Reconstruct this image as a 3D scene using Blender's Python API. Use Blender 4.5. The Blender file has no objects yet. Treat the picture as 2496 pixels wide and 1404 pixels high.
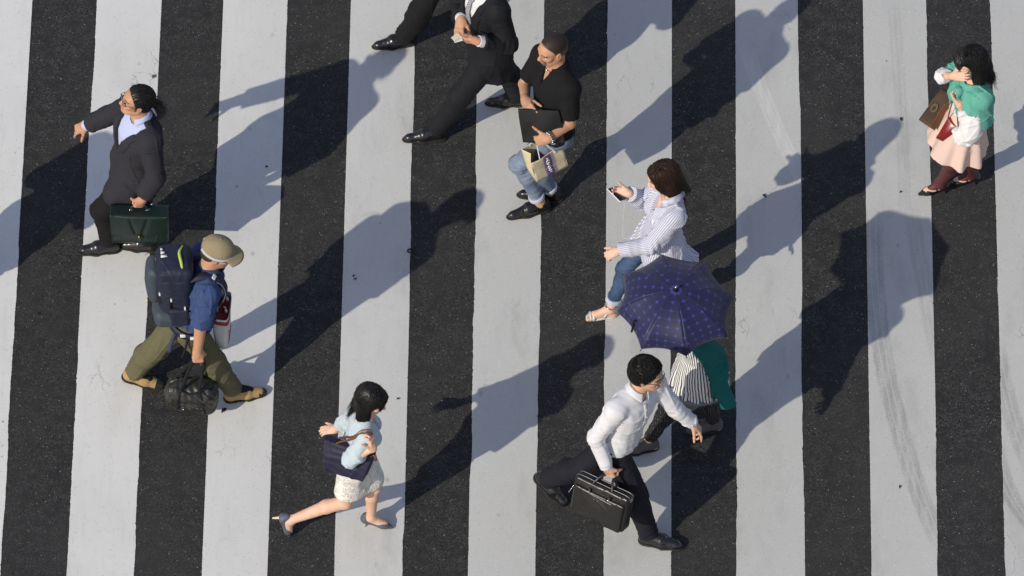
import bpy, bmesh, math, random
import numpy as np
from mathutils import Vector

# ------------------------------------------------------------------ camera, light, exposure
SC = bpy.context.scene
W0, H0 = 2496.0, 1404.0
PITCH = math.radians(51.0)
DIST = 64.7
FPX = 354.2 * DIST                      # focal length in photo pixels
CP, SP = math.cos(PITCH), math.sin(PITCH)
CAM = np.array([0.0, -DIST * CP, DIST * SP])
cam_data = bpy.data.cameras.new('camera')
cam = bpy.data.objects.new('camera', cam_data)
SC.collection.objects.link(cam)
cam.location = CAM
cam.rotation_euler = (math.radians(90) - PITCH, 0, 0)
cam_data.sensor_width = 36.0
cam_data.lens = 36.0 * FPX / W0
cam_data.clip_start = 1.0
cam_data.clip_end = 3000.0
SC.camera = cam

SUN_DX, SUN_DY = 1.04, 1.07             # ground shadow of a one metre pole
SUN_EL = math.atan(1.0 / math.hypot(SUN_DX, SUN_DY))
world = bpy.data.worlds.new('World')
SC.world = world
world.use_nodes = True
wn = world.node_tree
bg = wn.nodes['Background']
sky = wn.nodes.new('ShaderNodeTexSky')
sky.sky_type = 'NISHITA'
sky.sun_disc = False
sky.sun_elevation = SUN_EL
sky.sun_rotation = math.atan2(-SUN_DX, -SUN_DY)
sky.air_density = 1.3
sky.dust_density = 0.6
tint = wn.nodes.new('ShaderNodeMix')
tint.data_type = 'RGBA'
tint.blend_type = 'MULTIPLY'
tint.inputs[0].default_value = 1.0
tint.inputs[7].default_value = (1.15, 0.985, 0.995, 1)      # the warmer grey of a city sky
wn.links.new(sky.outputs[0], tint.inputs[6])
wn.links.new(tint.outputs[2], bg.inputs[0])
bg.inputs[1].default_value = 0.124
sun_data = bpy.data.lights.new('sun', 'SUN')
sun_data.energy = 3.6
sun_data.angle = math.radians(0.55)
sun_data.color = (1.0, 0.945, 0.808)
sun = bpy.data.objects.new('sun', sun_data)
SC.collection.objects.link(sun)
sun.location = (-20, -20, 30)
sun.rotation_euler = Vector((SUN_DX, SUN_DY, -1.0)).to_track_quat('-Z', 'Y').to_euler()
SC.view_settings.view_transform = 'Standard'
SC.view_settings.look = 'None'
SC.view_settings.gamma = 1.0
SC.view_settings.exposure = 0.0
SC.cycles.max_bounces = 6

# ------------------------------------------------------------------ small vector helpers
def V(*a): return np.array(a[0] if len(a) == 1 else a, dtype=np.float64)
def nrm(v): v = np.asarray(v, float); return v / (np.linalg.norm(v) + 1e-12)
def az(deg): return V(math.cos(math.radians(deg)), math.sin(math.radians(deg)), 0.0)
def lerp(a, b, t): return V(a) * (1 - t) + V(b) * t
UP = V(0, 0, 1)

def ray(px, py):
    d = V(0, CP, -SP) * FPX + V(1, 0, 0) * (px - W0 / 2) + V(0, SP, CP) * (H0 / 2 - py)
    return nrm(d)
def at(px, py, z=0.0):
    d = ray(px, py); return CAM + d * ((z - CAM[2]) / d[2])
def lift(P, px, py, L, near=True):
    d = ray(px, py); t0 = np.dot(V(P) - CAM, d); q = CAM + d * t0
    h = np.linalg.norm(q - P)
    if h >= L:
        return V(P) + (q - P) * min(1.0, 1.12 * L / h)
    s = math.sqrt(L * L - h * h)
    return CAM + d * (t0 - s if near else t0 + s)
def knee_solve(hip, ank, px, py, Lt, Ls, fwd):
    d = ray(px, py); t0 = np.dot((hip + ank) / 2 - CAM, d)
    best = None
    for t in np.linspace(t0 - .45, t0 + .45, 181):
        q = CAM + d * t
        e = (np.linalg.norm(q - hip) - Lt) ** 2 + (np.linalg.norm(q - ank) - Ls) ** 2
        e -= .006 * np.dot(q - (hip + ank) / 2, fwd)
        if best is None or e < best[0]: best = (e, q)
    return best[1]
def frame(x, z):
    """rotation matrix whose columns are x, y, z (z made square to x)"""
    x = nrm(x); z = V(z) - x * np.dot(x, z); z = nrm(z)
    return np.stack([x, np.cross(z, x), z], 1)

# ------------------------------------------------------------------ signed distance toolkit
class Prim:
    __slots__ = ('f', 'lo', 'hi', 'op', 'k')
    def __init__(s, f, lo, hi, op='u', k=.01): s.f, s.lo, s.hi, s.op, s.k = f, lo, hi, op, k
def smin(a, b, k):
    if k <= 0: return np.minimum(a, b)
    h = np.clip(.5 + .5 * (b - a) / k, 0, 1)
    return b + (a - b) * h - k * h * (1 - h)
BIG = V(1e3, 1e3, 1e3)
def rc(a, b, ra, rb, k=.01, op='u', ca=False, cb=False, wob=None):
    a = V(a); b = V(b); ba = b - a; L2 = max(np.dot(ba, ba), 1e-10); u = ba / math.sqrt(L2); r = max(ra, rb)
    def f(P):
        q = P - a; t = np.clip(q @ ba / L2, 0, 1)
        d = np.linalg.norm(q - t[:, None] * ba, axis=1) - (ra + (rb - ra) * t)
        if ca: d = np.maximum(d, -(q @ u))
        if cb: d = np.maximum(d, (P - b) @ u)
        return d
    return Prim(f, np.minimum(a, b) - r, np.maximum(a, b) + r, op, k)
def ell(c, R, rad, k=.01, op='u'):
    c = V(c); rad = V(rad); R = np.eye(3) if R is None else R
    def f(P):
        q = (P - c) @ R; k0 = np.linalg.norm(q / rad, axis=1); k1 = np.linalg.norm(q / rad ** 2, axis=1)
        return np.where(k1 > 1e-6, k0 * (k0 - 1) / np.maximum(k1, 1e-6), -rad.min())
    m = rad.max(); return Prim(f, c - m, c + m, op, k)
def rbox(c, R, half, r=.01, k=.01, op='u', puff=None):
    c = V(c); half = V(half); R = np.eye(3) if R is None else R
    def f(P):
        q = (P - c) @ R; hb = half - r
        if puff is not None:
            n = np.clip(np.abs(q) / half, 0, 1)
            g = np.stack([(1 - n[:, 1] ** 2) * (1 - n[:, 2] ** 2), (1 - n[:, 0] ** 2) * (1 - n[:, 2] ** 2), (1 - n[:, 0] ** 2) * (1 - n[:, 1] ** 2)], 1)
            q2 = np.abs(q) - g * V(puff)
        else: q2 = np.abs(q)
        q2 = q2 - hb
        return np.linalg.norm(np.maximum(q2, 0), axis=1) + np.minimum(q2.max(1), 0) - r
    e = np.abs(R) @ (half + (V(puff) if puff is not None else 0)); return Prim(f, c - e, c + e, op, k)
def half(p, n, k=0.0, op='i'):
    """keeps the side of the plane the normal points away from (op 'i')"""
    p = V(p); n = nrm(n)
    return Prim(lambda P: (P - p) @ n, BIG, -BIG, op, k)
def cust(f, lo, hi, op='u', k=.01): return Prim(f, V(lo), V(hi), op, k)

def evaluate(prims, P):
    d = None
    for p in prims:
        v = p.f(P)
        if d is None: d = v
        elif p.op == 'u': d = smin(d, v, p.k)
        elif p.op == 's': d = -smin(-d, v, p.k)
        else: d = -smin(-d, -v, p.k)
    return d

def mesh_sdf(prims, h, disp=None, smooth=1):
    B = 6
    lo = np.min([p.lo for p in prims if p.op == 'u'], 0) - 3 * h
    hi = np.max([p.hi for p in prims if p.op == 'u'], 0) + 3 * h
    nb = np.ceil((hi - lo) / (h * B)).astype(int)
    gi = np.stack(np.meshgrid(*[np.arange(n) for n in nb], indexing='ij'), -1).reshape(-1, 3)
    C = lo + (gi + .5) * h * B
    rad = h * B * .87
    D = [p.f(C) for p in prims]
    d = None
    for p, v in zip(prims, D):
        if d is None: d = v.copy()
        elif p.op == 'u': d = smin(d, v, p.k)
        elif p.op == 's': d = -smin(-d, v, p.k)
        else: d = -smin(-d, -v, p.k)
    keep = np.abs(d) < rad * 2.0 + .012
    gi = gi[keep]; D = [v[keep] for v in D]; dk = d[keep]
    o = np.arange(B + 1)
    off = np.stack(np.meshgrid(o, o, o, indexing='ij'), -1).reshape(-1, 3)
    n, m = len(gi), len(off)
    P = (lo + (gi[:, None, :] * B + off[None]) * h).astype(np.float32)
    val = np.full((n, m), 10.0, np.float32)
    for p, v in zip(prims, D):
        if p.op == 'u': sel = v < dk + 3.2 * rad + 2 * p.k + .01
        elif p.op == 's': sel = v < 2.2 * rad + p.k + .01
        else: sel = v > -(2.2 * rad + p.k + .01)
        if not sel.any(): continue
        f = p.f(P[sel].reshape(-1, 3)).reshape(-1, m).astype(np.float32)
        a = val[sel]
        if p.op == 'u': a = smin(a, f, p.k)
        elif p.op == 's': a = -smin(-a, f, p.k)
        else: a = -smin(-a, -f, p.k)
        val[sel] = a
    if disp is not None:
        val = val + disp(P.reshape(-1, 3)).reshape(n, m).astype(np.float32)
    G = val.reshape(n, B + 1, B + 1, B + 1)
    cs = [(i, j, k) for i in (0, 1) for j in (0, 1) for k in (0, 1)]
    S = np.stack([G[:, i:B + i, j:B + j, k:B + k] for i, j, k in cs], -1).reshape(-1, 8)
    ins = S < 0; cnt = ins.sum(1); act = (cnt > 0) & (cnt < 8)
    S = S[act]
    o = np.arange(B); cell = np.stack(np.meshgrid(o, o, o, indexing='ij'), -1).reshape(-1, 3)
    cc = (gi[:, None, :] * B + cell[None]).reshape(-1, 3)[act]
    acc = np.zeros((len(S), 3)); num = np.zeros(len(S))
    csa = np.array(cs, float)
    for a in range(8):
        for b in range(a + 1, 8):
            if np.abs(csa[a] - csa[b]).sum() != 1: continue
            x = (S[:, a] < 0) != (S[:, b] < 0)
            t = S[:, a] / np.where(x, S[:, a] - S[:, b], 1)
            q = csa[a] + t[:, None] * (csa[b] - csa[a])
            acc += np.where(x[:, None], q, 0); num += x
    vert = lo + (cc + acc / num[:, None]) * h
    N = nb * B + 2
    key = (cc[:, 0] * N[1] + cc[:, 1]) * N[2] + cc[:, 2]
    order = np.argsort(key); sk = key[order]
    def look(c):
        kk = (c[:, 0] * N[1] + c[:, 1]) * N[2] + c[:, 2]
        i = np.clip(np.searchsorted(sk, kk), 0, len(sk) - 1)
        return np.where(sk[i] == kk, order[i], -1)
    quads = []
    for ax in range(3):
        e = np.zeros(3, int); e[ax] = 1
        j = cs.index(tuple(e)); s0 = S[:, 0] < 0; s1 = S[:, j] < 0
        x = np.where(s0 != s1)[0]
        u = np.zeros(3, int); u[(ax + 1) % 3] = 1; w = np.zeros(3, int); w[(ax + 2) % 3] = 1
        c = cc[x]
        q = np.stack([look(c), look(c - u), look(c - u - w), look(c - w)], 1)
        fl = ~s0[x]; q[fl] = q[fl][:, ::-1]
        quads.append(q[(q >= 0).all(1)])
    Q = np.concatenate(quads)
    for _ in range(smooth):
        sm = np.zeros_like(vert); ct = np.zeros(len(vert))
        for a in range(4):
            i, j = Q[:, a], Q[:, (a + 1) % 4]
            for ax in range(3):
                sm[:, ax] += np.bincount(i, vert[j, ax], len(vert)) + np.bincount(j, vert[i, ax], len(vert))
            ct += np.bincount(i, minlength=len(vert)) + np.bincount(j, minlength=len(vert))
        vert = np.where(ct[:, None] > 0, vert * .5 + .5 * sm / np.maximum(ct, 1)[:, None], vert)
    return vert, Q

def waves(P, f, seed, n=8, stretch=(1, 1, 1)):
    r = np.random.RandomState(seed)
    K = r.normal(size=(3, n)); K /= np.linalg.norm(K, axis=0); K *= f * r.uniform(.55, 1.5, n)
    K = K * np.array(stretch)[:, None]; ph = r.uniform(0, 6.28, n)
    return np.sin(P @ K.astype(np.float32) + ph.astype(np.float32)).sum(1) / math.sqrt(n)
def folds(amp=.004, f=38, seed=1, stretch=(1, 1, 1), joints=(), fine=.35, crease=1.0):
    """cloth folds: broad waves, fine waves and bunching round each joint (point, axis, radius, amplitude)"""
    r = np.random.RandomState(seed + 99); lay = []
    for i in range(5):
        k = r.normal(size=3) * np.array([1, 1, .55 + .5 * (i % 2)]); lay.append((nrm(k).astype(np.float32), r.uniform(48, 80), r.uniform(0, 6.28), r.randint(1000)))
    def g(P):
        w = waves(P, f, seed, 8, stretch)
        d = amp * .55 * (np.abs(w) - .6) * 1.3 + amp * fine * .6 * waves(P, f * 2.6, seed + 7, 6, stretch)
        for k, fr, ph, sd in lay:          # thin creases that start and end
            s = np.abs(np.sin((P @ k) * fr * .5 + ph + .9 * waves(P, 10, sd, 4)))
            d = d - amp * crease * np.clip(1 - s / .34, 0, 1) ** 1.5 * np.clip(waves(P, 12, sd + 5, 5) * 1.1 - .25, 0, 1)
        for i, (J, ax, R, A) in enumerate(joints):
            q = P - V(J).astype(np.float32); fall = np.exp(-(q * q).sum(1) / (R * R))
            ph = q @ nrm(ax).astype(np.float32) * 135 + 1.5 * waves(P, 26, seed + 31 + i, 5)
            d = d + A * fall * np.sin(ph)
        return d
    return g

# ------------------------------------------------------------------ mesh building
def make_mesh(name, v, faces, mats, base=(0, 0, 0), mi=None, smooth=True, attrs=None):
    """faces: (n,4) or (n,3) array or a list of such arrays / of index tuples"""
    me = bpy.data.meshes.new(name)
    v = np.asarray(v, float) - V(base)
    if isinstance(faces, np.ndarray): faces = [faces]
    groups = [np.asarray(f) for f in faces if len(f)]
    tot = np.concatenate([np.full(len(f), f.shape[1]) for f in groups])
    loops = np.concatenate([f.ravel() for f in groups])
    me.vertices.add(len(v)); me.vertices.foreach_set('co', v.astype(np.float32).ravel())
    me.loops.add(len(loops)); me.loops.foreach_set('vertex_index', loops.astype(np.int32))
    me.polygons.add(len(tot))
    st = np.concatenate([[0], np.cumsum(tot)[:-1]])
    me.polygons.foreach_set('loop_start', st.astype(np.int32))
    if mi is not None: me.polygons.foreach_set('material_index', np.asarray(mi, np.int32))
    me.polygons.foreach_set('use_smooth', np.full(len(tot), smooth))
    for m in (mats if isinstance(mats, (list, tuple)) else [mats]): me.materials.append(m)
    for an, arr in (attrs or {}).items():
        a = me.attributes.new(an, 'FLOAT_VECTOR', 'POINT'); a.data.foreach_set('vector', np.asarray(arr, np.float32).ravel())
    me.update(calc_edges=True); me.validate()
    return me
def link(name, me, parent=None, base=None):
    o = bpy.data.objects.new(name, me); SC.collection.objects.link(o)
    if parent is not None: o.parent = parent
    elif base is not None: o.location = V(base)
    return o
def tag(o, label=None, cat=None, group=None, kind=None):
    if label: o['label'] = label
    if cat: o['category'] = cat
    if group: o['group'] = group
    if kind: o['kind'] = kind
    return o
def base_of(parent):
    return V(parent['base']) if parent is not None and 'base' in parent.keys() else None
class Thing:
    """a top-level Empty at the base of a thing; its parts are added with .part / .sub"""
    def __init__(s, name, base, label, cat, group=None):
        s.base = V(base); s.o = bpy.data.objects.new(name, None); SC.collection.objects.link(s.o)
        s.o.empty_display_size = .1; s.o.location = s.base; tag(s.o, label, cat, group)
    def add(s, name, mb, mat, parent=None, smooth=True, label=None, attrs=None, mi=None):
        v, f = mb if isinstance(mb, tuple) else mb.data()
        me = make_mesh(name, v, f, mat, s.base, smooth=smooth, attrs=attrs, mi=mi)
        o = link(name, me, parent if parent is not None else s.o)
        if label: o['label'] = label
        return o
    def sdf(s, name, prims, h, mat, parent=None, disp=None, smooth=1, label=None, attr=None):
        v, q = mesh_sdf(prims, h, disp, smooth)
        return s.add(name, (v, q), mat, parent, label=label, attrs=attr(v) if attr else None)

class MB:
    """collects hard-surface pieces into one mesh"""
    def __init__(s): s.v = []; s.f3 = []; s.f4 = []; s.n = 0
    def put(s, v, f):
        for q in f: (s.f4 if len(q) == 4 else s.f3).append([i + s.n for i in q])
        s.v.extend([tuple(x) for x in v]); s.n += len(v); return s
    def data(s):
        fs = []
        if s.f4: fs.append(np.array(s.f4))
        if s.f3: fs.append(np.array(s.f3))
        return np.array(s.v), fs
    def tube(s, pts, r, seg=6, closed=False):
        pts = [V(p) for p in pts]; n = len(pts); rr = r if hasattr(r, '__len__') else [r] * n
        vs = []; prev = None
        for i in range(n):
            a = pts[(i - 1) % n] if closed or i > 0 else pts[i]; b = pts[(i + 1) % n] if closed or i < n - 1 else pts[i]
            t = nrm(b - a)
            if prev is None: prev = nrm(np.cross(t, UP if abs(t[2]) < .9 else V(1, 0, 0)))
            prev = nrm(prev - t * np.dot(prev, t)); w = np.cross(t, prev)
            for j in range(seg):
                c = 2 * math.pi * j / seg; vs.append(pts[i] + rr[i] * (math.cos(c) * prev + math.sin(c) * w))
        f = []
        for i in range(n if closed else n - 1):
            for j in range(seg):
                a = i * seg + j; b = i * seg + (j + 1) % seg; i2 = (i + 1) % n
                f.append([a, b, i2 * seg + (j + 1) % seg, i2 * seg + j])
        if not closed:
            vs.append(pts[0]); vs.append(pts[-1]); c0, c1 = len(vs) - 2, len(vs) - 1
            for j in range(seg):
                f.append([c0, (j + 1) % seg, j]); f.append([c1, (n - 1) * seg + j, (n - 1) * seg + (j + 1) % seg])
        return s.put(vs, f)
    def ribbon(s, pts, nrms, w, t=.003):
        """a flat strap of width w and thickness t through pts, its flat side facing nrms"""
        pts = [V(p) for p in pts]; n = len(pts); vs = []
        for i in range(n):
            tg = nrm(pts[min(i + 1, n - 1)] - pts[max(i - 1, 0)]); nn = V(nrms[i] if np.ndim(nrms[0]) else nrms)
            nn = nrm(nn - tg * np.dot(nn, tg)); sd = np.cross(tg, nn)
            for a, b in ((-1, -1), (1, -1), (1, 1), (-1, 1)): vs.append(pts[i] + sd * a * w / 2 + nn * b * t / 2)
        f = [[i * 4 + j, i * 4 + (j + 1) % 4, i * 4 + 4 + (j + 1) % 4, i * 4 + 4 + j] for i in range(n - 1) for j in range(4)]
        f += [[3, 2, 1, 0], [n * 4 - 4, n * 4 - 3, n * 4 - 2, n * 4 - 1]]
        return s.put(vs, f)
    def box(s, c, R, hf, bev=0.0):
        c = V(c); hf = V(hf); R = np.eye(3) if R is None else R
        if bev <= 0:
            vs = [c + R @ (hf * V(x, y, z)) for x in (-1, 1) for y in (-1, 1) for z in (-1, 1)]
            return s.put(vs, [[0, 1, 3, 2], [4, 6, 7, 5], [0, 4, 5, 1], [2, 3, 7, 6], [0, 2, 6, 4], [1, 5, 7, 3]])
        bm = bmesh.new(); bmesh.ops.create_cube(bm, size=2)
        for x in bm.verts: x.co = Vector((x.co.x * hf[0], x.co.y * hf[1], x.co.z * hf[2]))
        bmesh.ops.bevel(bm, geom=list(bm.edges), offset=bev, segments=2, affect='EDGES', profile=.5)
        bm.verts.index_update()
        vs = [c + R @ V(x.co) for x in bm.verts]; fs = [[x.index for x in f.verts] for f in bm.faces]; bm.free()
        return s.put(vs, fs)
    def grid(s, fn, nu, nv, thick=None):
        """surface fn(u, v) -> point; with thick a second skin and rim close it"""
        vs = [V(fn(i / (nu - 1), j / (nv - 1))) for i in range(nu) for j in range(nv)]
        f = [[i * nv + j, (i + 1) * nv + j, (i + 1) * nv + j + 1, i * nv + j + 1] for i in range(nu - 1) for j in range(nv - 1)]
        if thick is not None:
            A = np.array(vs).reshape(nu, nv, 3); du = np.gradient(A, axis=0); dv = np.gradient(A, axis=1)
            N = np.cross(du, dv); N /= np.linalg.norm(N, axis=2, keepdims=True) + 1e-9
            off = nu * nv; vs = vs + list((A - N * thick).reshape(-1, 3))
            f = f + [[q + off for q in reversed(x)] for x in f]
            ring = [i * nv for i in range(nu)] + [(nu - 1) * nv + j for j in range(1, nv)] + [i * nv + nv - 1 for i in range(nu - 2, -1, -1)] + [j for j in range(nv - 2, 0, -1)]
            f += [[ring[(i + 1) % len(ring)], ring[i], ring[i] + off, ring[(i + 1) % len(ring)] + off] for i in range(len(ring))]
        return s.put(vs, f)
    def ball(s, c, r, R=None, n=8):
        r = V(r) if np.ndim(r) else V(r, r, r); R = np.eye(3) if R is None else R
        vs = [V(c) + R @ (r * V(math.sin(t) * math.cos(p), math.sin(t) * math.sin(p), math.cos(t)))
              for t in np.linspace(0.02, math.pi - .02, n) for p in np.linspace(0, 2 * math.pi, n * 2, endpoint=False)]
        m = n * 2
        return s.put(vs, [[i * m + j, (i + 1) * m + j, (i + 1) * m + (j + 1) % m, i * m + (j + 1) % m] for i in range(n - 1) for j in range(m)])
    def poly(s, pts, n, t):
        """flat outline extruded by t along n"""
        pts = [V(p) for p in pts]; m = len(pts); c = sum(pts) / m; n = nrm(n)
        vs = pts + [p - n * t for p in pts] + [c, c - n * t]
        f = [[i, (i + 1) % m, 2 * m] for i in range(m)] + [[m + (i + 1) % m, m + i, 2 * m + 1] for i in range(m)]
        f += [[(i + 1) % m, i, m + i, m + (i + 1) % m] for i in range(m)]
        return s.put(vs, f)
def curve(pts, n=16):
    """smooth line through pts (Catmull-Rom)"""
    p = [V(x) for x in pts]; p = [2 * p[0] - p[1]] + p + [2 * p[-1] - p[-2]]; out = []
    m = len(p) - 3
    for i in range(n + 1):
        t = i / n * m; k = min(int(t), m - 1); u = t - k; a, b, c, d = p[k:k + 4]
        out.append(.5 * (2 * b + (c - a) * u + (2 * a - 5 * b + 4 * c - d) * u * u + (3 * b - a - 3 * c + d) * u ** 3))
    return out
# ------------------------------------------------------------------ materials
class Nodes:
    def __init__(s, name):
        s.m = bpy.data.materials.new(name); s.m.use_nodes = True; s.t = s.m.node_tree
        s.b = s.t.nodes['Principled BSDF']; s.b.inputs['Specular IOR Level'].default_value = .3
    def n(s, typ, **kw):
        x = s.t.nodes.new(typ)
        for k, v in kw.items():
            if hasattr(x, k): setattr(x, k, v)
            else: x.inputs[k].default_value = v
        return x
    def l(s, a, b): s.t.links.new(a, b)
    def val(s, x, sock):
        if isinstance(x, (int, float)): sock.default_value = x
        else: s.l(x, sock)
    def math(s, op, a, b=0.0, c=0.0, clamp=False):
        x = s.n('ShaderNodeMath', operation=op, use_clamp=clamp)
        s.val(a, x.inputs[0]); s.val(b, x.inputs[1]); s.val(c, x.inputs[2]); return x.outputs[0]
    def ramp(s, a, lo, hi):
        x = s.n('ShaderNodeMapRange', interpolation_type='SMOOTHSTEP'); s.val(a, x.inputs[0])
        x.inputs[1].default_value = lo; x.inputs[2].default_value = hi; return x.outputs[0]
    def mix(s, f, a, b):
        x = s.n('ShaderNodeMix', data_type='RGBA'); s.val(f, x.inputs[0])
        for v, i in ((a, 6), (b, 7)):
            if isinstance(v, tuple): x.inputs[i].default_value = (*v, 1)
            else: s.l(v, x.inputs[i])
        return x.outputs[2]
    def coord(s): return s.n('ShaderNodeTexCoord').outputs['Object']
    def attr(s, name): return s.n('ShaderNodeAttribute', attribute_name=name).outputs['Vector']
    def xyz(s, v):
        x = s.n('ShaderNodeSeparateXYZ'); s.l(v, x.inputs[0]); return x.outputs
    def noise(s, vec, scale, detail=4.0, rough=.55, dist=0.0):
        x = s.n('ShaderNodeTexNoise', Scale=scale, Detail=detail, Roughness=rough, Distortion=dist); s.l(vec, x.inputs['Vector']); return x.outputs[0]
    def scale(s, vec, sc, off=(0, 0, 0)):
        x = s.n('ShaderNodeMapping'); s.l(vec, x.inputs[0]); x.inputs['Scale'].default_value = sc; x.inputs['Location'].default_value = off; return x.outputs[0]
    def color(s, c):
        if isinstance(c, tuple): s.b.inputs['Base Color'].default_value = (*c, 1)
        else: s.l(c, s.b.inputs['Base Color'])
    def set(s, **kw):
        names = {'rough': 'Roughness', 'metal': 'Metallic', 'spec': 'Specular IOR Level', 'sheen': 'Sheen Weight', 'coat': 'Coat Weight', 'sss': 'Subsurface Weight'}
        for k, v in kw.items(): s.val(v, s.b.inputs[names[k]])
        return s
    def bump(s, h, strength, dist=.002):
        x = s.n('ShaderNodeBump', Strength=strength, Distance=dist); s.l(h, x.inputs['Height']); s.l(x.outputs[0], s.b.inputs['Normal']); return s
def mul(c, k): return tuple(x * k for x in c)
def cloth(name, c, rough=.85, var=.14, weave=260, bump=.35, sheen=.0, spec=.2, big=7):
    m = Nodes(name); p = m.coord()
    n1 = m.noise(p, big, 5); n2 = m.noise(m.scale(p, (1, 1, .35)), weave, 2)
    f = m.math('ADD', m.math('MULTIPLY', n1, .7), m.math('MULTIPLY', n2, .6), clamp=True)
    m.color(m.mix(f, mul(c, 1 - var), mul(c, 1 + var))); m.set(rough=rough, spec=spec, sheen=sheen)
    m.bump(n2, bump, .0015); return m.m
def leather(name, c, rough=.38, var=.2, grain=180, spec=.5, bump=.25):
    m = Nodes(name); p = m.coord(); n1 = m.noise(p, 9, 5)
    v = m.n('ShaderNodeTexVoronoi', Scale=grain); m.l(p, v.inputs['Vector'])
    m.color(m.mix(n1, mul(c, 1 - var), mul(c, 1 + var)))
    m.set(rough=m.math('ADD', m.math('MULTIPLY', m.noise(p, 22, 4), .3), rough - .15), spec=spec)
    m.bump(m.math('ADD', m.math('MULTIPLY', v.outputs[0], .35), m.noise(p, 30, 5)), bump, .003); return m.m
def plain(name, c, rough=.5, metal=0.0, spec=.4, var=.06, sc=40):
    m = Nodes(name); m.color(m.mix(m.noise(m.coord(), sc, 4), mul(c, 1 - var), mul(c, 1 + var))); m.set(rough=rough, metal=metal, spec=spec); return m.m
def skin(name, c):
    m = Nodes(name); p = m.coord()
    f = m.noise(p, 26, 5); g = m.noise(p, 9, 3)
    a = m.mix(m.ramp(f, .3, .7), mul(c, .93), (c[0] * 1.05, c[1] * 1.02, c[2] * .98))
    m.color(m.mix(m.math('MULTIPLY', m.ramp(g, .40, .72), .7), a, (c[0] * 1.02, c[1] * .82, c[2] * .76)))
    m.set(rough=m.math('ADD', m.math('MULTIPLY', f, .25), .42), spec=.28, sss=.05)
    m.b.inputs['Subsurface Radius'].default_value = (.008, .003, .0015); m.b.inputs['Subsurface Scale'].default_value = .6
    m.bump(m.noise(p, 300, 3), .15, .001); return m.m
def hairmat(name, c, rough=.42):
    m = Nodes(name); p = m.coord()
    m.color(m.mix(m.noise(p, 60, 4), mul(c, .6), mul(c, 1.5))); m.set(rough=rough, spec=.28); return m.m

M_SKIN = skin('skin_warm', (.56, .335, .225)); M_SKIN_T = skin('skin_tanned', (.47, .265, .165)); M_SKIN_F = skin('skin_fair', (.66, .44, .33))
M_LIP = plain('lip', (.42, .17, .14), .4); M_LIP_F = plain('lip_rose', (.50, .14, .13), .35)
M_EYE = plain('eye_white', (.75, .72, .68), .15); M_IRIS = plain('iris', (.02, .012, .008), .1)
M_BROW = plain('eyebrow_hair', (.022, .016, .012), .7)
M_HAIR = hairmat('black_hair', (.010, .009, .009)); M_HAIR_B = hairmat('brown_hair', (.030, .014, .009), .38)
M_GLASS_RIM = plain('dark_metal_rim', (.03, .028, .028), .25, .6)
M_STEEL = plain('polished_steel', (.62, .62, .63), .18, 1.0)
M_BRASS = plain('brass', (.55, .38, .14), .25, 1.0)
M_SHOE = leather('black_shoe_leather', (.011, .011, .012), .26, spec=.6)
M_SOLE = plain('dark_rubber', (.018, .017, .016), .7)
def lens_mat():
    m = Nodes('spectacle_lens'); m.color((.9, .95, 1)); m.set(rough=.03, spec=.5); m.b.inputs['Transmission Weight'].default_value = .96; m.b.inputs['IOR'].default_value = 1.06; return m.m
M_LENS = lens_mat()

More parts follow.
